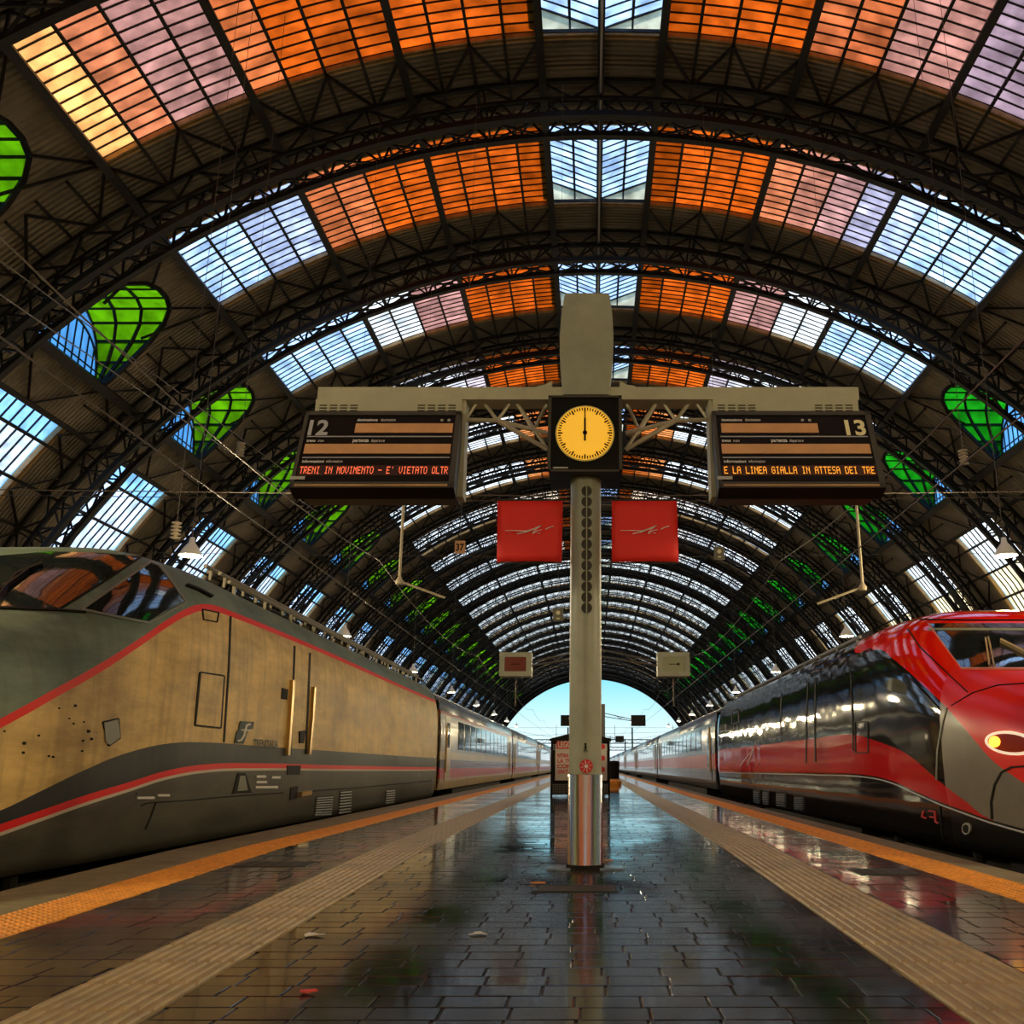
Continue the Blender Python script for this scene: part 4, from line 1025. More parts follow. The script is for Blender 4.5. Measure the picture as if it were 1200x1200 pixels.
# ---- coaches
mat('coach_roof', (0.16, 0.18, 0.20), .25, .3, var=.2, vscale=1)
mat('coach_grey', (0.15, 0.14, 0.14), .3, .1, var=.25, vscale=1.2, coat=.3)
mat('coach_cream', (0.36, 0.25, 0.10), .35, var=.25, vscale=2, coat=.2)
mat('coach_dark', (0.06, 0.065, 0.07), .25, coat=.4)
mat('coach_red', (0.42, 0.012, 0.012), .3, coat=.1, var=.2, vscale=1)
mat('coach_silver', (0.06, 0.07, 0.085), .22, .0, coat=.2)
mat('gangway', (0.015, 0.014, 0.014), .7)
mat('door_gold', (0.45, 0.30, 0.07), .4)
def coach(xc, y0, L, zs, livery, name_label, group, detail=True):
    t = thing('passenger_coach', name_label, 'coach', (xc, y0+L/2, -1.09), group)
    y1 = y0+L; hw = 1.5; n = 4.6; zb = .95*zs; top = 3.15*zs
    def prof(zlo, zhi, k=10):
        out = []
        for i in range(k+1):
            z = zlo+(zhi-zlo)*i/k
            x = hw if z < zb else hw*(max(0, 1-((z-zb)/(top-zb))**n))**(1/n)
            if z < .35: x = hw*(.97+.03*(z-.1)/.25)
            out.append((x, z))
        return out
    def band(nm, m, zlo, zhi, off=0.0, ya=y0, yb=y1, k=6, parent=None):
        b = MB()
        for s_ in (-1, 1):
            P = prof(zlo, zhi, k); V = []
            for y in (ya, yb):
                for x, z in P: V.append((xc+s_*(x+off), y, z))
                for x, z in P: V.append((xc+s_*(x-.05), y, z))
            q = len(P); fs = [(i, i+1, 2*q+i+1, 2*q+i) for i in range(q-1)] + [(q+i, 3*q+i, 3*q+i+1, q+i+1) for i in range(q-1)] + [(0, 2*q, 3*q, q), (q-1, 2*q-1, 4*q-1, 3*q-1)]
            fs += [tuple(list(range(q))+list(range(2*q-1, q-1, -1))), tuple(list(range(2*q, 3*q))+list(range(4*q-1, 3*q-1, -1)))]
            b.add(V, fs)
        return b.build(nm, m, parent or t, smooth=False)
    # roof
    b = MB(); P = []; ang = [pi/2*k/10 for k in range(11)]; zr = 2.42*zs
    x_r = prof(zr, zr+.01, 1)[0][0]
    for k in range(21):
        a = pi*k/20; P.append((x_r*cos(a), zr+(top-zr)*abs(sin(a))**.75))
    V = []
    for y in (y0, y1):
        for x, z in P: V.append((xc+x, y, z))
    q = len(P); b.add(V, [(i, i+1, q+i+1, q+i) for i in range(q-1)]+[tuple(range(q-1, -1, -1)), tuple(range(q, 2*q))])
    b.build('roof', 'coach_roof', t, smooth=True)
    for k in (-.55, 0, .55): MB().box(xc+k-.04, xc+k+.04, y0+.5, y1-.5, top-.12, top+.05 if k else top+.1).build('roof_rib', 'coach_roof', t)
    rows = livery['bands']
    for nm, m, a, c in rows: band(nm, m, a*zs, c*zs)
    MB().box(xc-1.4, xc+1.4, y0, y0+.06, .1, zr+.3).build('end_wall', livery['end'], t)
    MB().box(xc-1.4, xc+1.4, y1-.06, y1, .1, zr+.3).build('end_wall', livery['end'], t)
    MB().box(xc-.8, xc+.8, y0-.62, y0, -.1, 2.5*zs).build('gangway', 'gangway', t)
    MB().box(xc-1.25, xc+1.25, y0+4.5, y1-4.5, -.7, .12).build('underframe', 'under_dark', t)
    for yy in (y0+3, y1-3):
        b = MB(); b.box(xc-1.25, xc+1.25, yy-1.6, yy+1.6, -.75, -.3)
        for y_ in (yy-1.2, yy+1.2): b.tube([(xc-1.0, y_, -.65), (xc+1.0, y_, -.65)], .44, 14)
        b.build('bogie', 'under_dark', t)
    if detail:
        # windows and doors on the platform side
        s_ = 1 if xc < 0 else -1
        wz0, wz1 = livery['win']
        nw = 11; a0 = y0+3.6; wl_ = (y1-3.6-a0)/nw
        def patch(nm, m, ya, yb, zlo, zhi, off, parent=None):
            P = prof(zlo*zs, zhi*zs, 5); V = []
            for y in (ya, yb):
                for x, z in P: V.append((xc+s_*(x+off), y, z))
                for x, z in P: V.append((xc+s_*(x-.02), y, z))
            q = len(P); fs = [(i, i+1, 2*q+i+1, 2*q+i) for i in range(q-1)] + [(0, 2*q, 3*q, q), (q-1, 2*q-1, 4*q-1, 3*q-1), tuple(list(range(q))+list(range(2*q-1, q-1, -1))), tuple(list(range(2*q, 3*q))+list(range(4*q-1, 3*q-1, -1)))]
            return MB().add(V, fs).build(nm, m, parent or t)
        for k in range(nw): patch('window', 'window_glass', a0+k*wl_+.14, a0+(k+1)*wl_-.14, wz0, wz1, .012)
        for ya in (y0+.9, y1-2.0):
            d_ = patch('door', livery['door'], ya, ya+1.1, .35, 2.32, .014)
            patch('door_window', 'window_glass', ya+.3, ya+.8, 1.35, 2.1, .02, d_)
            MB().tube([(xc+s_*1.56, ya-.15, .6), (xc+s_*1.56, ya-.15, 2.0)], .025, 6).build('door_handrail', 'brass', t)
    return t
LIV = dict(bands=[('skirt', 'coach_cream', .10, .42), ('red_band', 'coach_red', .42, .72), ('dark_band', 'coach_dark', .72, .98), ('cream_band', 'coach_cream', .98, 1.22), ('window_band', 'coach_grey', 1.22, 2.34), ('red_line', 'coach_red', 2.34, 2.43)], win=(1.32, 2.24), end='door_gold', door='coach_cream')
RIV = dict(bands=[('skirt', 'coach_dark', .10, .45), ('silver_line', 'coach_silver', .45, .80), ('red_band', 'coach_red', .80, 1.32), ('window_band', 'coach_silver', 1.32, 2.43)], win=(1.50, 2.25), end='gangway', door='coach_dark')
yy = LTIP+LLEN+.7
ordw = ['first', 'second', 'third', 'fourth', 'fifth', 'sixth', 'seventh']
for k in range(4):
    coach(LX, yy, 26.2, 1.0, LIV, '%s passenger coach behind the beige locomotive, cream with red stripe' % ordw[k], 'coaches of the beige train', k < 3); yy += 26.9
yy = RTIP+RLEN+.7
for k in range(7):
    coach(RX, yy, 26.2, RZ, RIV, '%s passenger coach behind the red locomotive, silver with red band' % ordw[k], 'coaches of the red train', k < 4); yy += 26.9
#@@SIGN
# ------------------------------------------------------------------ platform sign mast with clock
PX, PYY, PR = -0.05, 8.05, 0.135
mast = thing('sign_mast', 'grey platform mast carrying a yellow clock and two departure boards', 'sign mast', (PX, PYY, 0))
ztop = at(687, 548, PYY).z
mat('pole_dark', (0.10, 0.10, 0.085), .4)
zcl = at(687, 908, PYY-.13).z
b = MB(); b.lathe((PX, PYY, 0), [(PR, zcl), (PR, ztop+.3)], 40); pole = b.build('pole', 'grey_paint', mast, smooth=True)
b = MB(); b.lathe((PX, PYY, 0), [(PR+.016, .0), (PR+.016, .03), (PR+.006, .035), (PR+.006, zcl), (PR, zcl+.004)], 40); b.build('steel_cladding', 'steel', mast, smooth=True)['label'] = 'polished steel cladding round the pole foot'
MB().lathe((PX, PYY, 0), [(PR+.02, 0.0), (PR+.02, .035), (PR+.005, .036)], 40).build('foot_ring', 'under_dark', mast)
MB().box(PX-.31, PX+.31, PYY-.10, PYY+.12, 0.0, .012).build('foot_plate', mat('plate_blue', (0.25, 0.33, 0.42), .2, .3), mast)
# round holes down the pole: dark discs set in a slot plate
for k in range(12):
    y = 575.5 + k*12.45
    h_ = at(687.5, y, PYY-PR-.004)
    d_ = MB().disc(h_, (1, 0, 0), (0, 0, 1), (.046, .046), (0, -.006, 0), 20).build('pole_hole', mat('hole_dark', (0.03, 0.028, 0.02), .6), pole)
    MB().box(h_.x-.005, h_.x+.005, h_.y-.012, h_.y-.006, h_.z-.046, h_.z+.046).build('hole_bar', 'grey_paint', d_)
# stickers
c = at(687, 898, PYY-PR-.006); st = MB().disc(c, (1,0,0), (0,0,1), .055, (0,-.004,0), 24).build('round_sticker', 'sticker_red', pole)
b = MB()
for k in range(8):
    t = 2*pi*k/8+.2; b.bar(c+Vector((.018*cos(t), -.006, .018*sin(t))), c+Vector((.046*cos(t), -.006, .046*sin(t))), .006, .003)
b.disc(c+Vector((0,-.006,0)), (1,0,0), (0,0,1), .014, (0,-.002,0), 12); b.build('sticker_print', 'white_print', st)
c = at(686, 876, PYY-PR-.006); b = MB(); b.disc(c+Vector((0,0,.028)), (1,0,0), (0,0,1), .009, (0,-.003,0), 10); b.bar(c+Vector((0,-.002,.02)), c+Vector((.003,-.002,-.012)), .012, .004); b.bar(c+Vector((-.015,-.002,-.002)), c+Vector((.014,-.002,.008)), .006, .004); b.bar(c+Vector((.002,-.002,-.01)), c+Vector((.018,-.002,-.035)), .007, .004); b.bar(c+Vector((0,-.002,-.01)), c+Vector((-.014,-.002,-.034)), .007, .004)
b.build('figure_sticker', 'ink', pole)
# horizontal beam
bl = at(373, 452, PYY-.12); br = at(1006, 455, PYY-.12); bz0 = at(690, 468, PYY-.12).z
zt = (bl.z+br.z)/2
MB().box(bl.x, br.x, PYY-.12, PYY+.12, bz0, zt).build('beam', 'beam_paint', mast)
for s_ in (-1, 1):
    b = MB(); x0 = PX+s_*.31
    b.slab([(x0, PYY-.1, zt), (x0+s_*.16, PYY-.1, zt), (x0+s_*.13, PYY-.1, zt+.02), (x0+s_*.07, PYY-.1, zt+.03), (x0, PYY-.1, zt+.07)], (0, .2, 0)).build('gusset', 'beam_paint', mast)
# barrel shaped fin above the clock
yf = PYY-.16
pts = [(660, 462), (657.5, 440), (656, 415), (656, 392), (658, 368), (661.5, 347), (663.5, 343.5), (713, 343.5), (714.5, 347), (717.5, 368), (719, 392), (718.5, 415), (716, 440), (713.5, 462)]
MB().slab([at(x, y, yf) for x, y in pts], (0, .34, 0)).build('fin_panel', 'grey_paint', mast)
# clock
ck0 = at(644, 464, 7.78); ck1 = at(728, 553, 7.78)
b = MB(); b.box(ck0.x, ck1.x, 7.78, 8.3, ck1.z, ck0.z); clk = b.build('clock', 'black_plastic', mast)
b = MB(); w_ = .018
b.box(ck0.x-.01, ck0.x+w_, 7.765, 7.78, ck1.z, ck0.z); b.box(ck1.x-w_, ck1.x+.01, 7.765, 7.78, ck1.z, ck0.z); b.box(ck0.x-.01, ck1.x+.01, 7.765, 7.78, ck0.z-w_, ck0.z); b.box(ck0.x-.01, ck1.x+.01, 7.765, 7.78, ck1.z, ck1.z+w_)
b.build('clock_bezel', 'frame_dark', clk)
cc = at(685.5, 508, 7.77); cr = (at(720, 508, 7.77).x-at(651, 508, 7.77).x)/2
MB().disc(cc, (1,0,0), (0,0,1), cr, (0,-.008,0), 64).build('clock_rim', 'clock_ring', clk)
MB().disc(cc+Vector((0,-.008,0)), (1,0,0), (0,0,1), cr*.95, (0,-.004,0), 64).build('clock_face', 'clock_face', clk)
for k in range(60):
    t = 2*pi*k/60; u = Vector((sin(t), 0, cos(t))); r0 = .76 if k % 5 == 0 else .82
    MB().bar(cc+u*cr*r0+Vector((0,-.014,0)), cc+u*cr*.92+Vector((0,-.014,0)), .013 if k % 5 == 0 else .0095, .004, up=(0,1,0)).build('minute_mark', 'ink', clk)
MB().bar(cc+Vector((0,-.02,-.055)), cc+Vector((0,-.02,cr*.9)), .010, .004, up=(0,1,0)).build('minute_hand', 'ink', clk)
MB().bar(cc+Vector((0,-.026,-.075)), cc+Vector((0,-.026,cr*.52)), .017, .004, up=(0,1,0)).build('hour_hand', 'ink', clk)
MB().disc(cc+Vector((0,-.022,0)), (1,0,0), (0,0,1), .02, (0,-.01,0), 16).build('hand_hub', 'ink', clk)
lb0 = at(648, 549, 7.765); MB().box(lb0.x, lb0.x+.13, 7.762, 7.765, lb0.z, lb0.z+.014).build('maker_plate', 'panel_grey', clk)
# tubular brackets between clock and boards
tb_ = mat('tube_cream', (0.50, 0.46, 0.34), .35, .2)
def tb(p, q, r=.022, y0=PYY, y1=PYY): MB().tube([at(p[0], p[1], y0), at(q[0], q[1], y1)], r, 8).build('bracket_tube', 'tube_cream', mast)
for fx in (lambda x: x, lambda x: 2*687-x+1):
    for p, q in (((546, 492), (583, 493)), ((583, 493), (642, 508)), ((583, 493), (642, 527)), ((546, 491), (563, 466)), ((563, 466), (583, 493)), ((583, 493), (602, 466)), ((602, 466), (628, 509)), ((628, 500), (642, 470)), ((602, 466), (642, 527))):
        tb((fx(p[0]), p[1]), (fx(q[0]), q[1]), .022 if p[1] > 480 and q[1] > 480 else .017)
# departure boards
FONT57 = {'A': '01110 10001 10001 11111 10001 10001 10001', 'D': '11110 10001 10001 10001 10001 10001 11110', 'E': '11111 10000 10000 11110 10000 10000 11111', 'G': '01110 10001 10000 10111 10001 10001 01110', 'I': '01110 00100 00100 00100 00100 00100 01110', 'L': '10000 10000 10000 10000 10000 10000 11111', 'M': '10001 11011 10101 10101 10001 10001 10001', 'N': '10001 11001 10101 10011 10001 10001 10001', 'O': '01110 10001 10001 10001 10001 10001 01110', 'R': '11110 10001 10001 11110 10100 10010 10001', 'S': '01111 10000 10000 01110 00001 00001 11110', 'T': '11111 00100 00100 00100 00100 00100 00100', 'V': '10001 10001 10001 10001 10001 01010 00100', '-': '00000 00000 00000 11111 00000 00000 00000', "'": '00100 00100 00000 00000 00000 00000 00000', ' ': '00000 00000 00000 00000 00000 00000 00000'}
def board(pxl, pxr, number, num_right, led, ledmat, nmat, label):
    Yt, Yb = 7.90, 7.62
    TL = at(pxl, 482.5, Yt); TR = at(pxr, 482.5, Yt); zb_ = at((pxl+pxr)/2, 572, Yb).z
    BLp = Vector((TL.x, Yb, zb_)); u = TR-TL; v = BLp-TL; nrm = u.cross(v).normalized()
    if nrm.y > 0: nrm = -nrm
    W = u.length; H = v.length; un = u/W; vn = v/H
    def P(a, c, o=0.0): return TL+u*a+v*c+nrm*o
    def plate(nm, m, a0, a1, c0, c1, o0, o1, parent):
        return MB().hexa([P(a0,c0,o0),P(a1,c0,o0),P(a1,c1,o0),P(a0,c1,o0),P(a0,c0,o1),P(a1,c0,o1),P(a1,c1,o1),P(a0,c1,o1)]).build(nm, m, parent)
    bd = plate('departure_board', 'black_plastic', 0, 1, 0, 1, -.16, 0.0, mast); bd['label'] = label
    MB().box(TL.x+.02, TR.x-.02, PYY-.1, PYY+.12, zb_, TL.z).build('board_case', 'frame_dark', bd)
    for nm, a0, a1, c0, c1 in (('board_frame', 0, 1, 0, .055), ('board_frame', 0, 1, .93, 1), ('board_frame', 0, .022, 0, 1), ('board_frame', .966, 1, 0, 1)):
        plate(nm, 'frame_dark', a0, a1, c0, c1, 0, .012, bd)
    plate('lower_trim', 'curb_wood', .03, .96, .965, .985, .012, .016, bd)
    m0 = .335 if not num_right else .05; m1 = .955 if not num_right else .655
    plate('flap_row', 'flap_orange', m0, m1, .165, .29, 0, .006, bd); plate('flap_row', 'flap_orange', .04, .955, .44, .565, 0, .006, bd)
    for c in (.335, .61): plate('divider', 'number_grey', .04, .955, c, c+.012, 0, .006, bd)
    def txt(s_, a, c, w, h, m='white_print', bold=0.0):
        b = text_mb(s_, H*h, P(a, c, .004), un, -vn, .003, width=W*w, bold=bold); return b.build('lettering', m, bd)
    t0 = m0
    txt('destinazione', t0+.005, .135, .13, .035, bold=.02); txt('destination', t0+.155, .135, .095, .035)
    txt('treno', .045, .415, .055, .032, bold=.02); txt('train', .115, .415, .038, .032)
    pa = .335 if not num_right else .35
    txt('partenza', pa, .415, .10, .038, bold=.02); txt('departure', pa+.115, .415, .085, .038)
    txt('informazioni', .045, .685, .135, .036, bold=.02); txt('information', .195, .685, .10, .036)
    if num_right: txt(number, .825, .318, .125, .20, nmat, .03)
    else: txt(number, .04, .318, .125, .20, nmat, .03)
    for a in ((.88, .925) if not num_right else (.565, .61)):
        MB().disc(P(a, .12, .002), un, -vn, .014, nrm*.004, 14).build('round_light', 'panel_grey', bd)
    plate('led_strip', mat('led_back_%s' % number, (0.035, 0.008, 0.004) if not num_right else (0.06, 0.018, 0.003), .5), .03, .965, .715, .845, 0, .004, bd)
    b = MB(); nch = len(led); cw = .915/nch
    for i, ch in enumerate(led):
        rows_ = FONT57[ch].split()
        for r_, row_ in enumerate(rows_):
            for q_, bit in enumerate(row_):
                if bit == '1':
                    a = .042+cw*i+cw*.82*q_/5; c = .735+.092*r_/7; p_ = P(a, c, .006)
                    da = un*W*cw*.82/5*.82; dc = vn*H*.092/7*.82
                    b.add([p_, p_+da, p_+da+dc, p_+dc], [(0, 3, 2, 1)])
    lt = b.build('led_text', ledmat, bd); lt['kind'] = 'stuff'
    plate('maker_plate', 'panel_grey', -.005, .085, .865, .905, .012, .016, bd)
    # grey housing above with louvres
    cz1 = bz0; cz0 = TL.z-.02
    hs = MB().box(TL.x+.07 if not num_right else TL.x+.02, TR.x-.005 if not num_right else TR.x-.09, PYY-.13, PYY+.12, cz0, cz1).build('board_housing', 'beam_paint', bd)
    hx0 = (TL.x+.07 if not num_right else TL.x+.02); hx1 = (TR.x-.005 if not num_right else TR.x-.09)
    for a in [.03, .10, .17, .24, .70, .77, .84, .91]:
        for r_ in range(3):
            x = hx0+(hx1-hx0)*a; z = cz0+(cz1-cz0)*(.22+.17*r_)
            MB().box(x, x+(hx1-hx0)*.05, PYY-.134, PYY-.13, z, z+.009).build('vent_slot', 'seam_dark', hs)
    MB().box(TR.x-.03 if not num_right else TL.x-.02, TR.x+.03 if not num_right else TL.x+.03, PYY-.1, PYY+.1, zb_+.02, bz0).build('hanger', 'beam_paint', bd)
    return bd
board(359, 541, '12', False, "TRENI IN MOVIMENTO - E' VIETATO OLTR", 'led_red', 'number_grey', 'departure board for platform 12')
board(834, 1019, '13', True, "E LA LINEA GIALLA IN ATTESA DEI TRE", 'led_amber', 'number_cream', 'departure board for platform 13')
# red banners on the mast
for px0, px1, lab, s_ in ((583, 659, 'left', -1), (717, 795, 'right', 1)):
    Yb_ = PYY+.05
    p0 = at(px0, 587, Yb_); p1 = at(px1, 658, Yb_)
    bt = thing('banner', 'square red banner with white logo, on the %s side of the mast pole' % lab, 'banner', (p0.x if s_ > 0 else p1.x, Yb_, p1.z), 'red banners on the sign mast')
    V = []; n_ = 8; fs = []
    for yy_ in (0, .012):
        for j in range(n_+1):
            for i in range(n_+1):
                a = i/n_; c = j/n_
                V.append((p0.x+(p1.x-p0.x)*a+(.012 if s_ < 0 else -.008)*(.5-a)*c, Yb_+yy_+.02*sin(a*5+c*2)*c, p0.z+(p1.z-p0.z)*c))
    q = (n_+1)**2
    for j in range(n_):
        for i in range(n_):
            k = j*(n_+1)+i; fs += [(k, k+n_+1, k+n_+2, k+1), (q+k, q+k+1, q+k+n_+2, q+k+n_+1)]
    for i in range(n_):
        for a_, c_ in ((i, i+1), ((n_)*(n_+1)+i+1, (n_)*(n_+1)+i)): fs.append((a_, c_, q+c_, q+a_))
        for a_, c_ in (((i+1)*(n_+1), i*(n_+1)), (i*(n_+1)+n_, (i+1)*(n_+1)+n_)): fs.append((a_, c_, q+c_, q+a_))
    MB().add(V, fs).build('cloth', 'banner_red', bt, smooth=True)
    lx = at(px0+8, 623, Yb_-.035); sc_ = (p1.x-p0.x)/77.0
    b = MB()
    def stroke(pp, w):
        for (a, c), w0, w1 in zip(zip(pp[:-1], pp[1:]), w[:-1], w[1:]):
            A = Vector((p0.x+a[0]*sc_, Yb_-.03, p0.z-a[1]*sc_)); C_ = Vector((p0.x+c[0]*sc_, Yb_-.03, p0.z-c[1]*sc_)); b.bar(A, C_, max(.004, (w0+w1)/2*sc_), .004, up=(0, 1, 0))
    stroke([(10, 37), (22, 37), (34, 37.5), (40, 36)], (.4, .8, 1.0, .6)); stroke([(24, 41), (33, 39), (42, 35.5), (52, 31)], (.5, 1.4, 1.6, .8)); stroke([(52, 31), (45, 36), (42, 41), (48, 37), (53, 36)], (1, .9, 1.0, .8, .5)); stroke([(48, 40), (51, 40)], (1, .8)); stroke([(57, 35.5), (62, 33), (67, 31.5)], (.9, 1.3, .5))
    b.build('logo', 'white_print', bt)
    b = MB(); zc2 = p0.z+.012
    b.tube([(PX+s_*.13, PYY+.06, zc2), (p0.x if s_ < 0 else p1.x, PYY+.06, zc2)], .009, 6); b.tube([(PX+s_*.13, PYY+.06, p1.z-.01), (p0.x if s_ < 0 else p1.x, PYY+.06, p1.z-.01)], .007, 6)
    b.build('banner_rod', 'frame_dark', bt)

# ------------------------------------------------------------------ monitor masts further along
def monitor_mast(Y, x, label, dark):  # dark copies: same monitors coloured black to stand as backlit silhouettes
    t = thing('monitor_mast', label, 'monitor mast', (x, Y, 0), 'monitor masts along the platform')
    MB().lathe((x, Y, 0), [(.09, 0), (.09, 3.35)], 20).build('pole', 'pole_dark', t, smooth=True)
    MB().lathe((x, Y, 0), [(.13, 0), (.13, .05), (.09, .06)], 20).build('foot', 'under_dark', t)
    for s_, m in ((-1, 'screen_red'), (1, 'screen_green')):
        xc_ = x+s_*1.50
        b = MB()
        for dz in (0, -.14): b.tube([(x, Y, 2.98+dz), (xc_-s_*.3, Y, 2.72+dz*.5)], .018, 6)
        b.tube([(x+s_*.5, Y, 2.9), (x+s_*.8, Y, 2.70)], .012, 5); b.tube([(x+s_*.9, Y, 2.82), (x+s_*.7, Y, 2.74)], .012, 5)
        b.build('arm', 'pole_dark', t)
        W_, H_ = .305, .225; z = 2.66
        mo = MB().box(xc_-W_, xc_+W_, Y-.16, Y+.16, z-H_, z+H_).build('monitor', 'grey_paint' if not dark else 'black_plastic', t)
        b = MB(); 
        b.box(xc_-W_, xc_-W_+.1, Y-.18, Y-.16, z-H_, z+H_); b.box(xc_+W_-.1, xc_+W_, Y-.18, Y-.16, z-H_, z+H_); b.box(xc_-W_+.1, xc_+W_-.1, Y-.18, Y-.16, z+H_-.09, z+H_); b.box(xc_-W_+.1, xc_+W_-.1, Y-.18, Y-.16, z-H_, z-H_+.09)
        b.build('bezel', 'grey_paint' if not dark else 'black_plastic', mo)
        MB().box(xc_-W_+.1, xc_+W_-.1, Y-.165, Y-.16, z-H_+.09, z+H_-.09).build('screen', m if not dark else 'black_plastic', mo)
        if not dark:
            b = MB(); b.box(xc_-.09, xc_+.07, Y-.17, Y-.166, z-.006, z+.006)
            if s_ > 0: b.disc((xc_+.09, Y-.167, z), (1,0,0), (0,0,1), .025, (0,-.003,0), 12)
            b.build('screen_mark', 'ink', mo)
            MB().bar((xc_, Y, z-H_-.55), (xc_, Y, z-H_), .02).build('drop_cable', 'wire', mo)
monitor_mast(18.1, 0.06, 'grey twin monitor mast standing behind the clock mast', False)
monitor_mast(41, 0.50, 'twin monitor mast coloured black as a silhouette, standing further behind the news kiosk', True)
monitor_mast(70, 0.55, 'tiny twin monitor mast coloured black as a silhouette, at the far end of the platform', True)

# ------------------------------------------------------------------ newspaper kiosk behind the mast
k0 = at(644, 935, 26.2); KY = 26.2
kx0, kx1 = at(645, 935, KY).x, at(715, 935, KY).x; kz = at(690, 868, KY).z
kk = thing('news_stand', 'black perforated newspaper stand with red lettered posters behind the mast', 'news stand', ((kx0+kx1)/2, KY+.4, 0))
b = MB(); b.box(kx0, kx1, KY+.03, KY+.8, .05, kz); b.build('body', 'black_plastic', kk)
b = MB(); b.slab([(kx0-.04, KY-.05, kz), (kx1+.04, KY-.05, kz), (kx1+.04, KY-.05, kz+.05), ((kx0+kx1)/2, KY-.05, kz+.26), (kx0-.04, KY-.05, kz+.05)], (0, .9, 0)); b.build('roof', 'black_plastic', kk)
for xx in (kx0, kx1-.05): MB().box(xx, xx+.05, KY-.02, KY+.03, 0, kz).build('post', 'under_dark', kk)
b = MB(); nx = 26; step_ = (kx1-kx0-.1)/nx
for i in range(nx):
    for zz in list(range(2, 8))+list(range(28, 32)):
        z = zz*step_*.75; b.box(kx0+.05+i*step_+.008, kx0+.05+(i+1)*step_-.014, KY+.005, KY+.03, z, z+step_*.4)
gm = b.build('perforated_grille', mat('grille_grey', (0.33, 0.33, 0.30), .5), kk); gm['kind'] = 'stuff'
for a, c, lines in ((.13, .47, (('LEGGO', 1.28, .17), ('RITIRA QUI', 1.02, .10), ('LA TUA', .88, .10), ('COPIA', .74, .10), ('GRATUITA', .60, .10))), (.82, .95, (('L', 1.25, .2), ('Q', .95, .14), ('C', .65, .14)))):
    xa = kx0+(kx1-kx0)*a*0+ (kx1-kx0)*a-(.05 if a < .5 else 0); xb = kx0+(kx1-kx0)*c
    xa = kx0+.12 if a < .5 else kx0+(kx1-kx0)*.80
    po = MB().box(xa, xb if a > .5 else xa+.62, KY-.005, KY+.03, .42, kz-.08).build('poster', 'poster_white', kk)
    wd_ = (xb-xa) if a > .5 else .62
    for s_, z, h in lines:
        if s_ in ('L', 'Q', 'C'):
            MB().disc((xa+wd_/2, KY-.006, z+.05), (1,0,0), (0,0,1), .07, (0,-.004,0), 14).build('poster_mark', 'sticker_red', po); continue
        if s_ in ('LEGGO',):
            MB().box(xa+.03, xa+wd_-.03, KY-.009, KY-.005, z-.04, z+h+.03).build('poster_block', 'sticker_red', po)
            text_mb(s_, h, (xa+.07, KY-.011, z), (1,0,0), (0,0,1), .002, width=wd_-.14, bold=.03).build('lettering', 'poster_white', po)
        else: text_mb(s_, h, (xa+.06, KY-.008, z), (1,0,0), (0,0,1), .002, width=wd_-.12, bold=.03).build('lettering', 'sticker_red', po)
# waste bin with yellow bag beside the kiosk
wx = at(720, 912, 42); bn = thing('litter_bin', 'small black litter bin with yellow base to the right of the news stand', 'litter bin', (wx.x, 42, 0))
MB().lathe((wx.x, 42, 0), [(.2, .25), (.23, .95), (.2, 1.0), (.0, 1.02)], 16).build('body', 'black_plastic', bn)
MB().lathe((wx.x, 42, 0), [(.0, 0.0), (.3, 0.0), (.32, .14), (.2, .25)], 16).build('base', 'yellow_tile', bn)

# ------------------------------------------------------------------ hanging lamps
def lamp(x, Y, label, group):
    z = 5.35; t = thing('hanging_lamp', label, 'lamp', (x, Y, z), group)
    MB().lathe((x, Y, z), [(.05, .42), (.07, .30), (.16, .18), (.26, 0.0), (.245, 0.0), (.15, .17), (.05, .28)], 20).build('bell_shade', 'lamp_white', t, smooth=True)
    MB().lathe((x, Y, z), [(0, -.02), (.09, .02), (.12, .09), (.08, .16), (0, .2)], 14).build('bulb', 'lamp_bulb', t, smooth=True)
    dx = x-AX; zr = ZC+math.sqrt((R-2.2)**2-dx*dx)
    MB().tube([(x, Y, z+.4), (x, Y, zr)], .007, 5).build('drop_rod', 'wire', t)
    ld = bpy.data.lights.new('lamp_light', 'POINT'); ld.energy = LAMP_POWER; ld.color = (1.0, .80, .46); ld.shadow_soft_size = .26
    lo = bpy.data.objects.new('lamp_light', ld); COL.objects.link(lo); lo.parent = t; lo.location = (0, 0, -.12)
ORD = ['nearest', 'second', 'third', 'fourth', 'fifth', 'sixth', 'seventh', 'eighth', 'ninth']
for k in range(-2, 8):
    Y = 20.6+13.6*k
    if k < 0:  # rearmost pair extends the row out of view, added to light the fronts
        wh = 'just outside the %s edge of the picture' if k == -1 else 'unseen behind the camera on the %s side, added to light the front'
        lamp(-9.0, Y, 'white bell lamp hanging '+wh % 'left', 'bell lamps on the left'); lamp(9.3, Y, 'white bell lamp hanging '+wh % 'right', 'bell lamps on the right')
    else:
        lamp(-9.0, Y, '%s white bell lamp in the row hanging beyond the beige train' % ORD[k], 'bell lamps on the left'); lamp(9.3, Y, '%s white bell lamp in the row hanging beyond the red train' % ORD[k], 'bell lamps on the right')

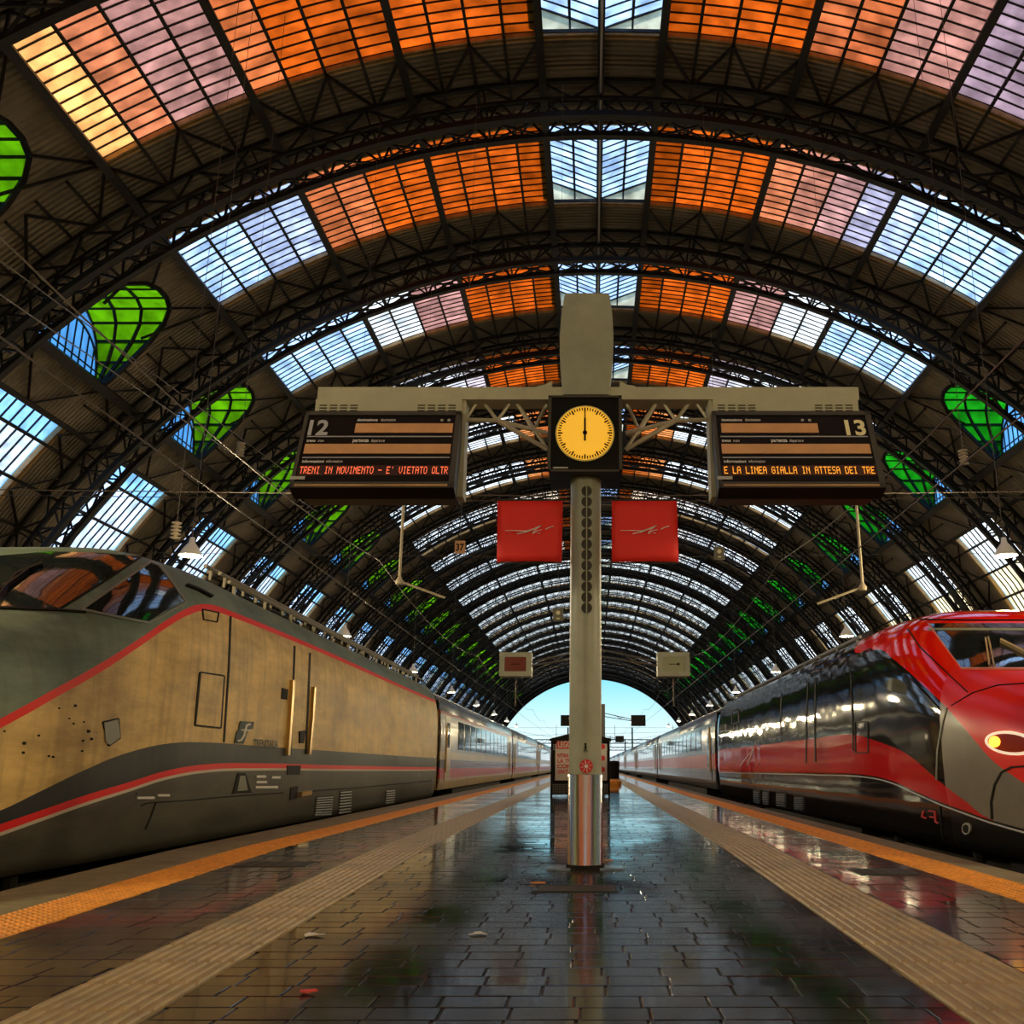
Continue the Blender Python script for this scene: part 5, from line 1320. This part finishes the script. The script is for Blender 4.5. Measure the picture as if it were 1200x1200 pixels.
# ------------------------------------------------------------------ overhead line
def wire(name, label, pts, r, group='overhead wires'):
    o = MB().tube(pts, r, 5).build(name, 'wire', loc=pts[0]); return tag(o, label, 'wire', group)
for xc_, nm in ((LX, 'beige'), (RX, 'red')):
    wire('contact_wire', 'lower overhead wire running above the %s train' % nm, [(xc_, 2, 5.0), (xc_, 300, 5.0)], .012)
    pts = []
    for k in range(13):
        Y = 2+24*k
        for j in range(6): t = j/6; pts.append((xc_, Y+24*t, 6.4-1.1*4*t*(1-t)*.5))
    wire('messenger_wire', 'upper sagging overhead wire running above the %s train' % nm, pts, .012)
for (pa, ya, pb, yb, lab) in (((0, 305), 26, (345, 560), 60, 'pale cable slanting past the left green lunettes'), ((0, 345), 24, (372, 600), 60, 'second pale cable slanting past the left green lunettes')):
    wire('feeder_cable', lab, [at(*pa, ya), at(*pb, yb)], .022)
for i, Y in enumerate((22, 30, 46)):
    zz = (at(600, 575, 22).z+.2, 9.6, 11.2)[i]
    wire('span_wire', '%s wire strung across the hall between the side walls' % ('nearest', 'middle', 'farthest')[i], [(-29, Y, zz), (0, Y, zz-.35), (29.5, Y, zz)], .014)
# hanging poles and insulators
for (x0, y0_, x1, y1_, lab) in ((476, 577, 468, 681, 'left'), (1005, 577, 1011, 688, 'right')):
    Y = 22.0; p = at(x0, y0_-130, Y+.0); q = at(x1, y1_, Y); p.x = q.x
    t = thing('suspension_pole', 'pale thin pole hanging below the %s departure board' % lab, 'pole', (q.x, Y, q.z), 'hanging wire poles')
    b = MB(); b.tube([q, (q.x, Y, at(600, 575, 22).z-.16)], .035, 8).build('rod', mat('rod_cream', (0.45, 0.38, 0.24), .5), t)
    MB().lathe(q, [(.0, -.1), (.09, -.08), (.1, 0), (.05, .08), (.035, .1)], 10).build('clamp', 'rod_cream', t)
    s_ = -1 if lab == 'left' else 1
    MB().tube([q, (q.x-s_*1.1, Y, q.z-.4)], .03, 6).build('steady_arm', 'rod_cream', t)
for (x, y, Y, lab) in ((205, 632, 24, 'above the beige locomotive roof'), (1130, 545, 26, 'in front of the right green lunettes'), (281, 535, 28, 'beside the left green lunettes')):
    p = at(x, y, Y); t = thing('insulator', 'brown ribbed insulator hanging '+lab, 'insulator', p)
    pr_ = []
    for k in range(5): pr_ += [(.05, k*.1), (.13, k*.1+.03), (.13, k*.1+.05), (.05, k*.1+.08)]
    MB().lathe(p, pr_, 12).build('ribbed_body', 'ceramic', t)
    zt_ = ZC+math.sqrt((R-2.2)**2-(p.x-AX)**2); MB().tube([(p.x, p.y, p.z+.45), (p.x, p.y, zt_)], .008, 5).build('drop_rod', 'wire', t)
# small number plates hung over the tracks
for (x, y, m, fg, lab) in ((539, 641, 'flap_orange', 'ink', 'small orange track number plate hung left of the mast'), (843, 648, 'olive_trim', 'number_cream', 'small olive track number plate hung right of the mast'), (654, 720, 'olive_trim', 'number_cream', 'small olive plate hung close to the left of the mast')):
    Y = 34.0; p = at(x, y, Y); t = thing('number_plate', lab, 'plate', (p.x, p.y, p.z-.24))
    MB().box(p.x-.19, p.x+.19, p.y, p.y+.05, p.z-.24, p.z+.24).build('plate', m, t)
    zt_ = ZC+math.sqrt((R-2.2)**2-(p.x-AX)**2); MB().tube([(p.x, p.y+.02, p.z+.24), (p.x, p.y+.02, zt_)], .008, 5).build('drop_rod', 'wire', t)
    if x < 600: text_mb('37', .26, (p.x-.15, p.y-.002, p.z-.13), (1,0,0), (0,0,1), .003, width=.3, bold=.03).build('digits', fg, t)
    else:
        b = MB(); b.disc((p.x, p.y-.002, p.z+.06), (1,0,0), (0,0,1), .08, (0,-.004,0), 12); b.bar((p.x-.06, p.y-.004, p.z-.15), (p.x+.06, p.y-.004, p.z-.15), .05, .004, up=(0,1,0)); b.build('signal_lens', fg, t)
# yard gantry and masts beyond the opening
for Y, lab in ((330, 'nearer'), (400, 'farther')):
    g = thing('catenary_gantry', '%s dark lattice gantry spanning the yard beyond the opening' % lab, 'gantry', (5, Y, -1.3), 'yard gantries')
    for x in (-30, -8, 14, 36): MB().box(x-.25, x+.25, Y-.25, Y+.25, -1.3, 13.5 if Y == 330 else 11).build('post', 'truss_iron', g)
    b = MB(); z = 8.2 if Y == 330 else 7
    b.bar((-30, Y, z), (36, Y, z), .3); b.bar((-30, Y, z+1.2), (36, Y, z+1.2), .3)
    for k in range(33): b.bar((-30+2*k, Y, z), (-29+2*k, Y, z+1.2), .12); b.bar((-29+2*k, Y, z+1.2), (-28+2*k, Y, z), .12)
    b.build('lattice_girder', 'truss_iron', g)
    for k, x in enumerate((-19, -12, -2, 8, 19, 28)): MB().bar((x, Y, z+1.2), (x, Y, z+6 if k % 2 else z-2), .14).build('hanger', 'truss_iron', g)
    if Y == 330:
        for k, (z0, z1, x0, x1) in enumerate(((13.4, 13.4, -30, 36), (10.6, 12.2, -30, 36), (13, 9.2, -30, -8), (9.3, 13, 14, 36), (12.5, 9.2, -8, 14))):
            MB().tube([(x0, Y, z0), (x1, Y, z1)], .05, 5).build('yard_wire', 'truss_iron', g)
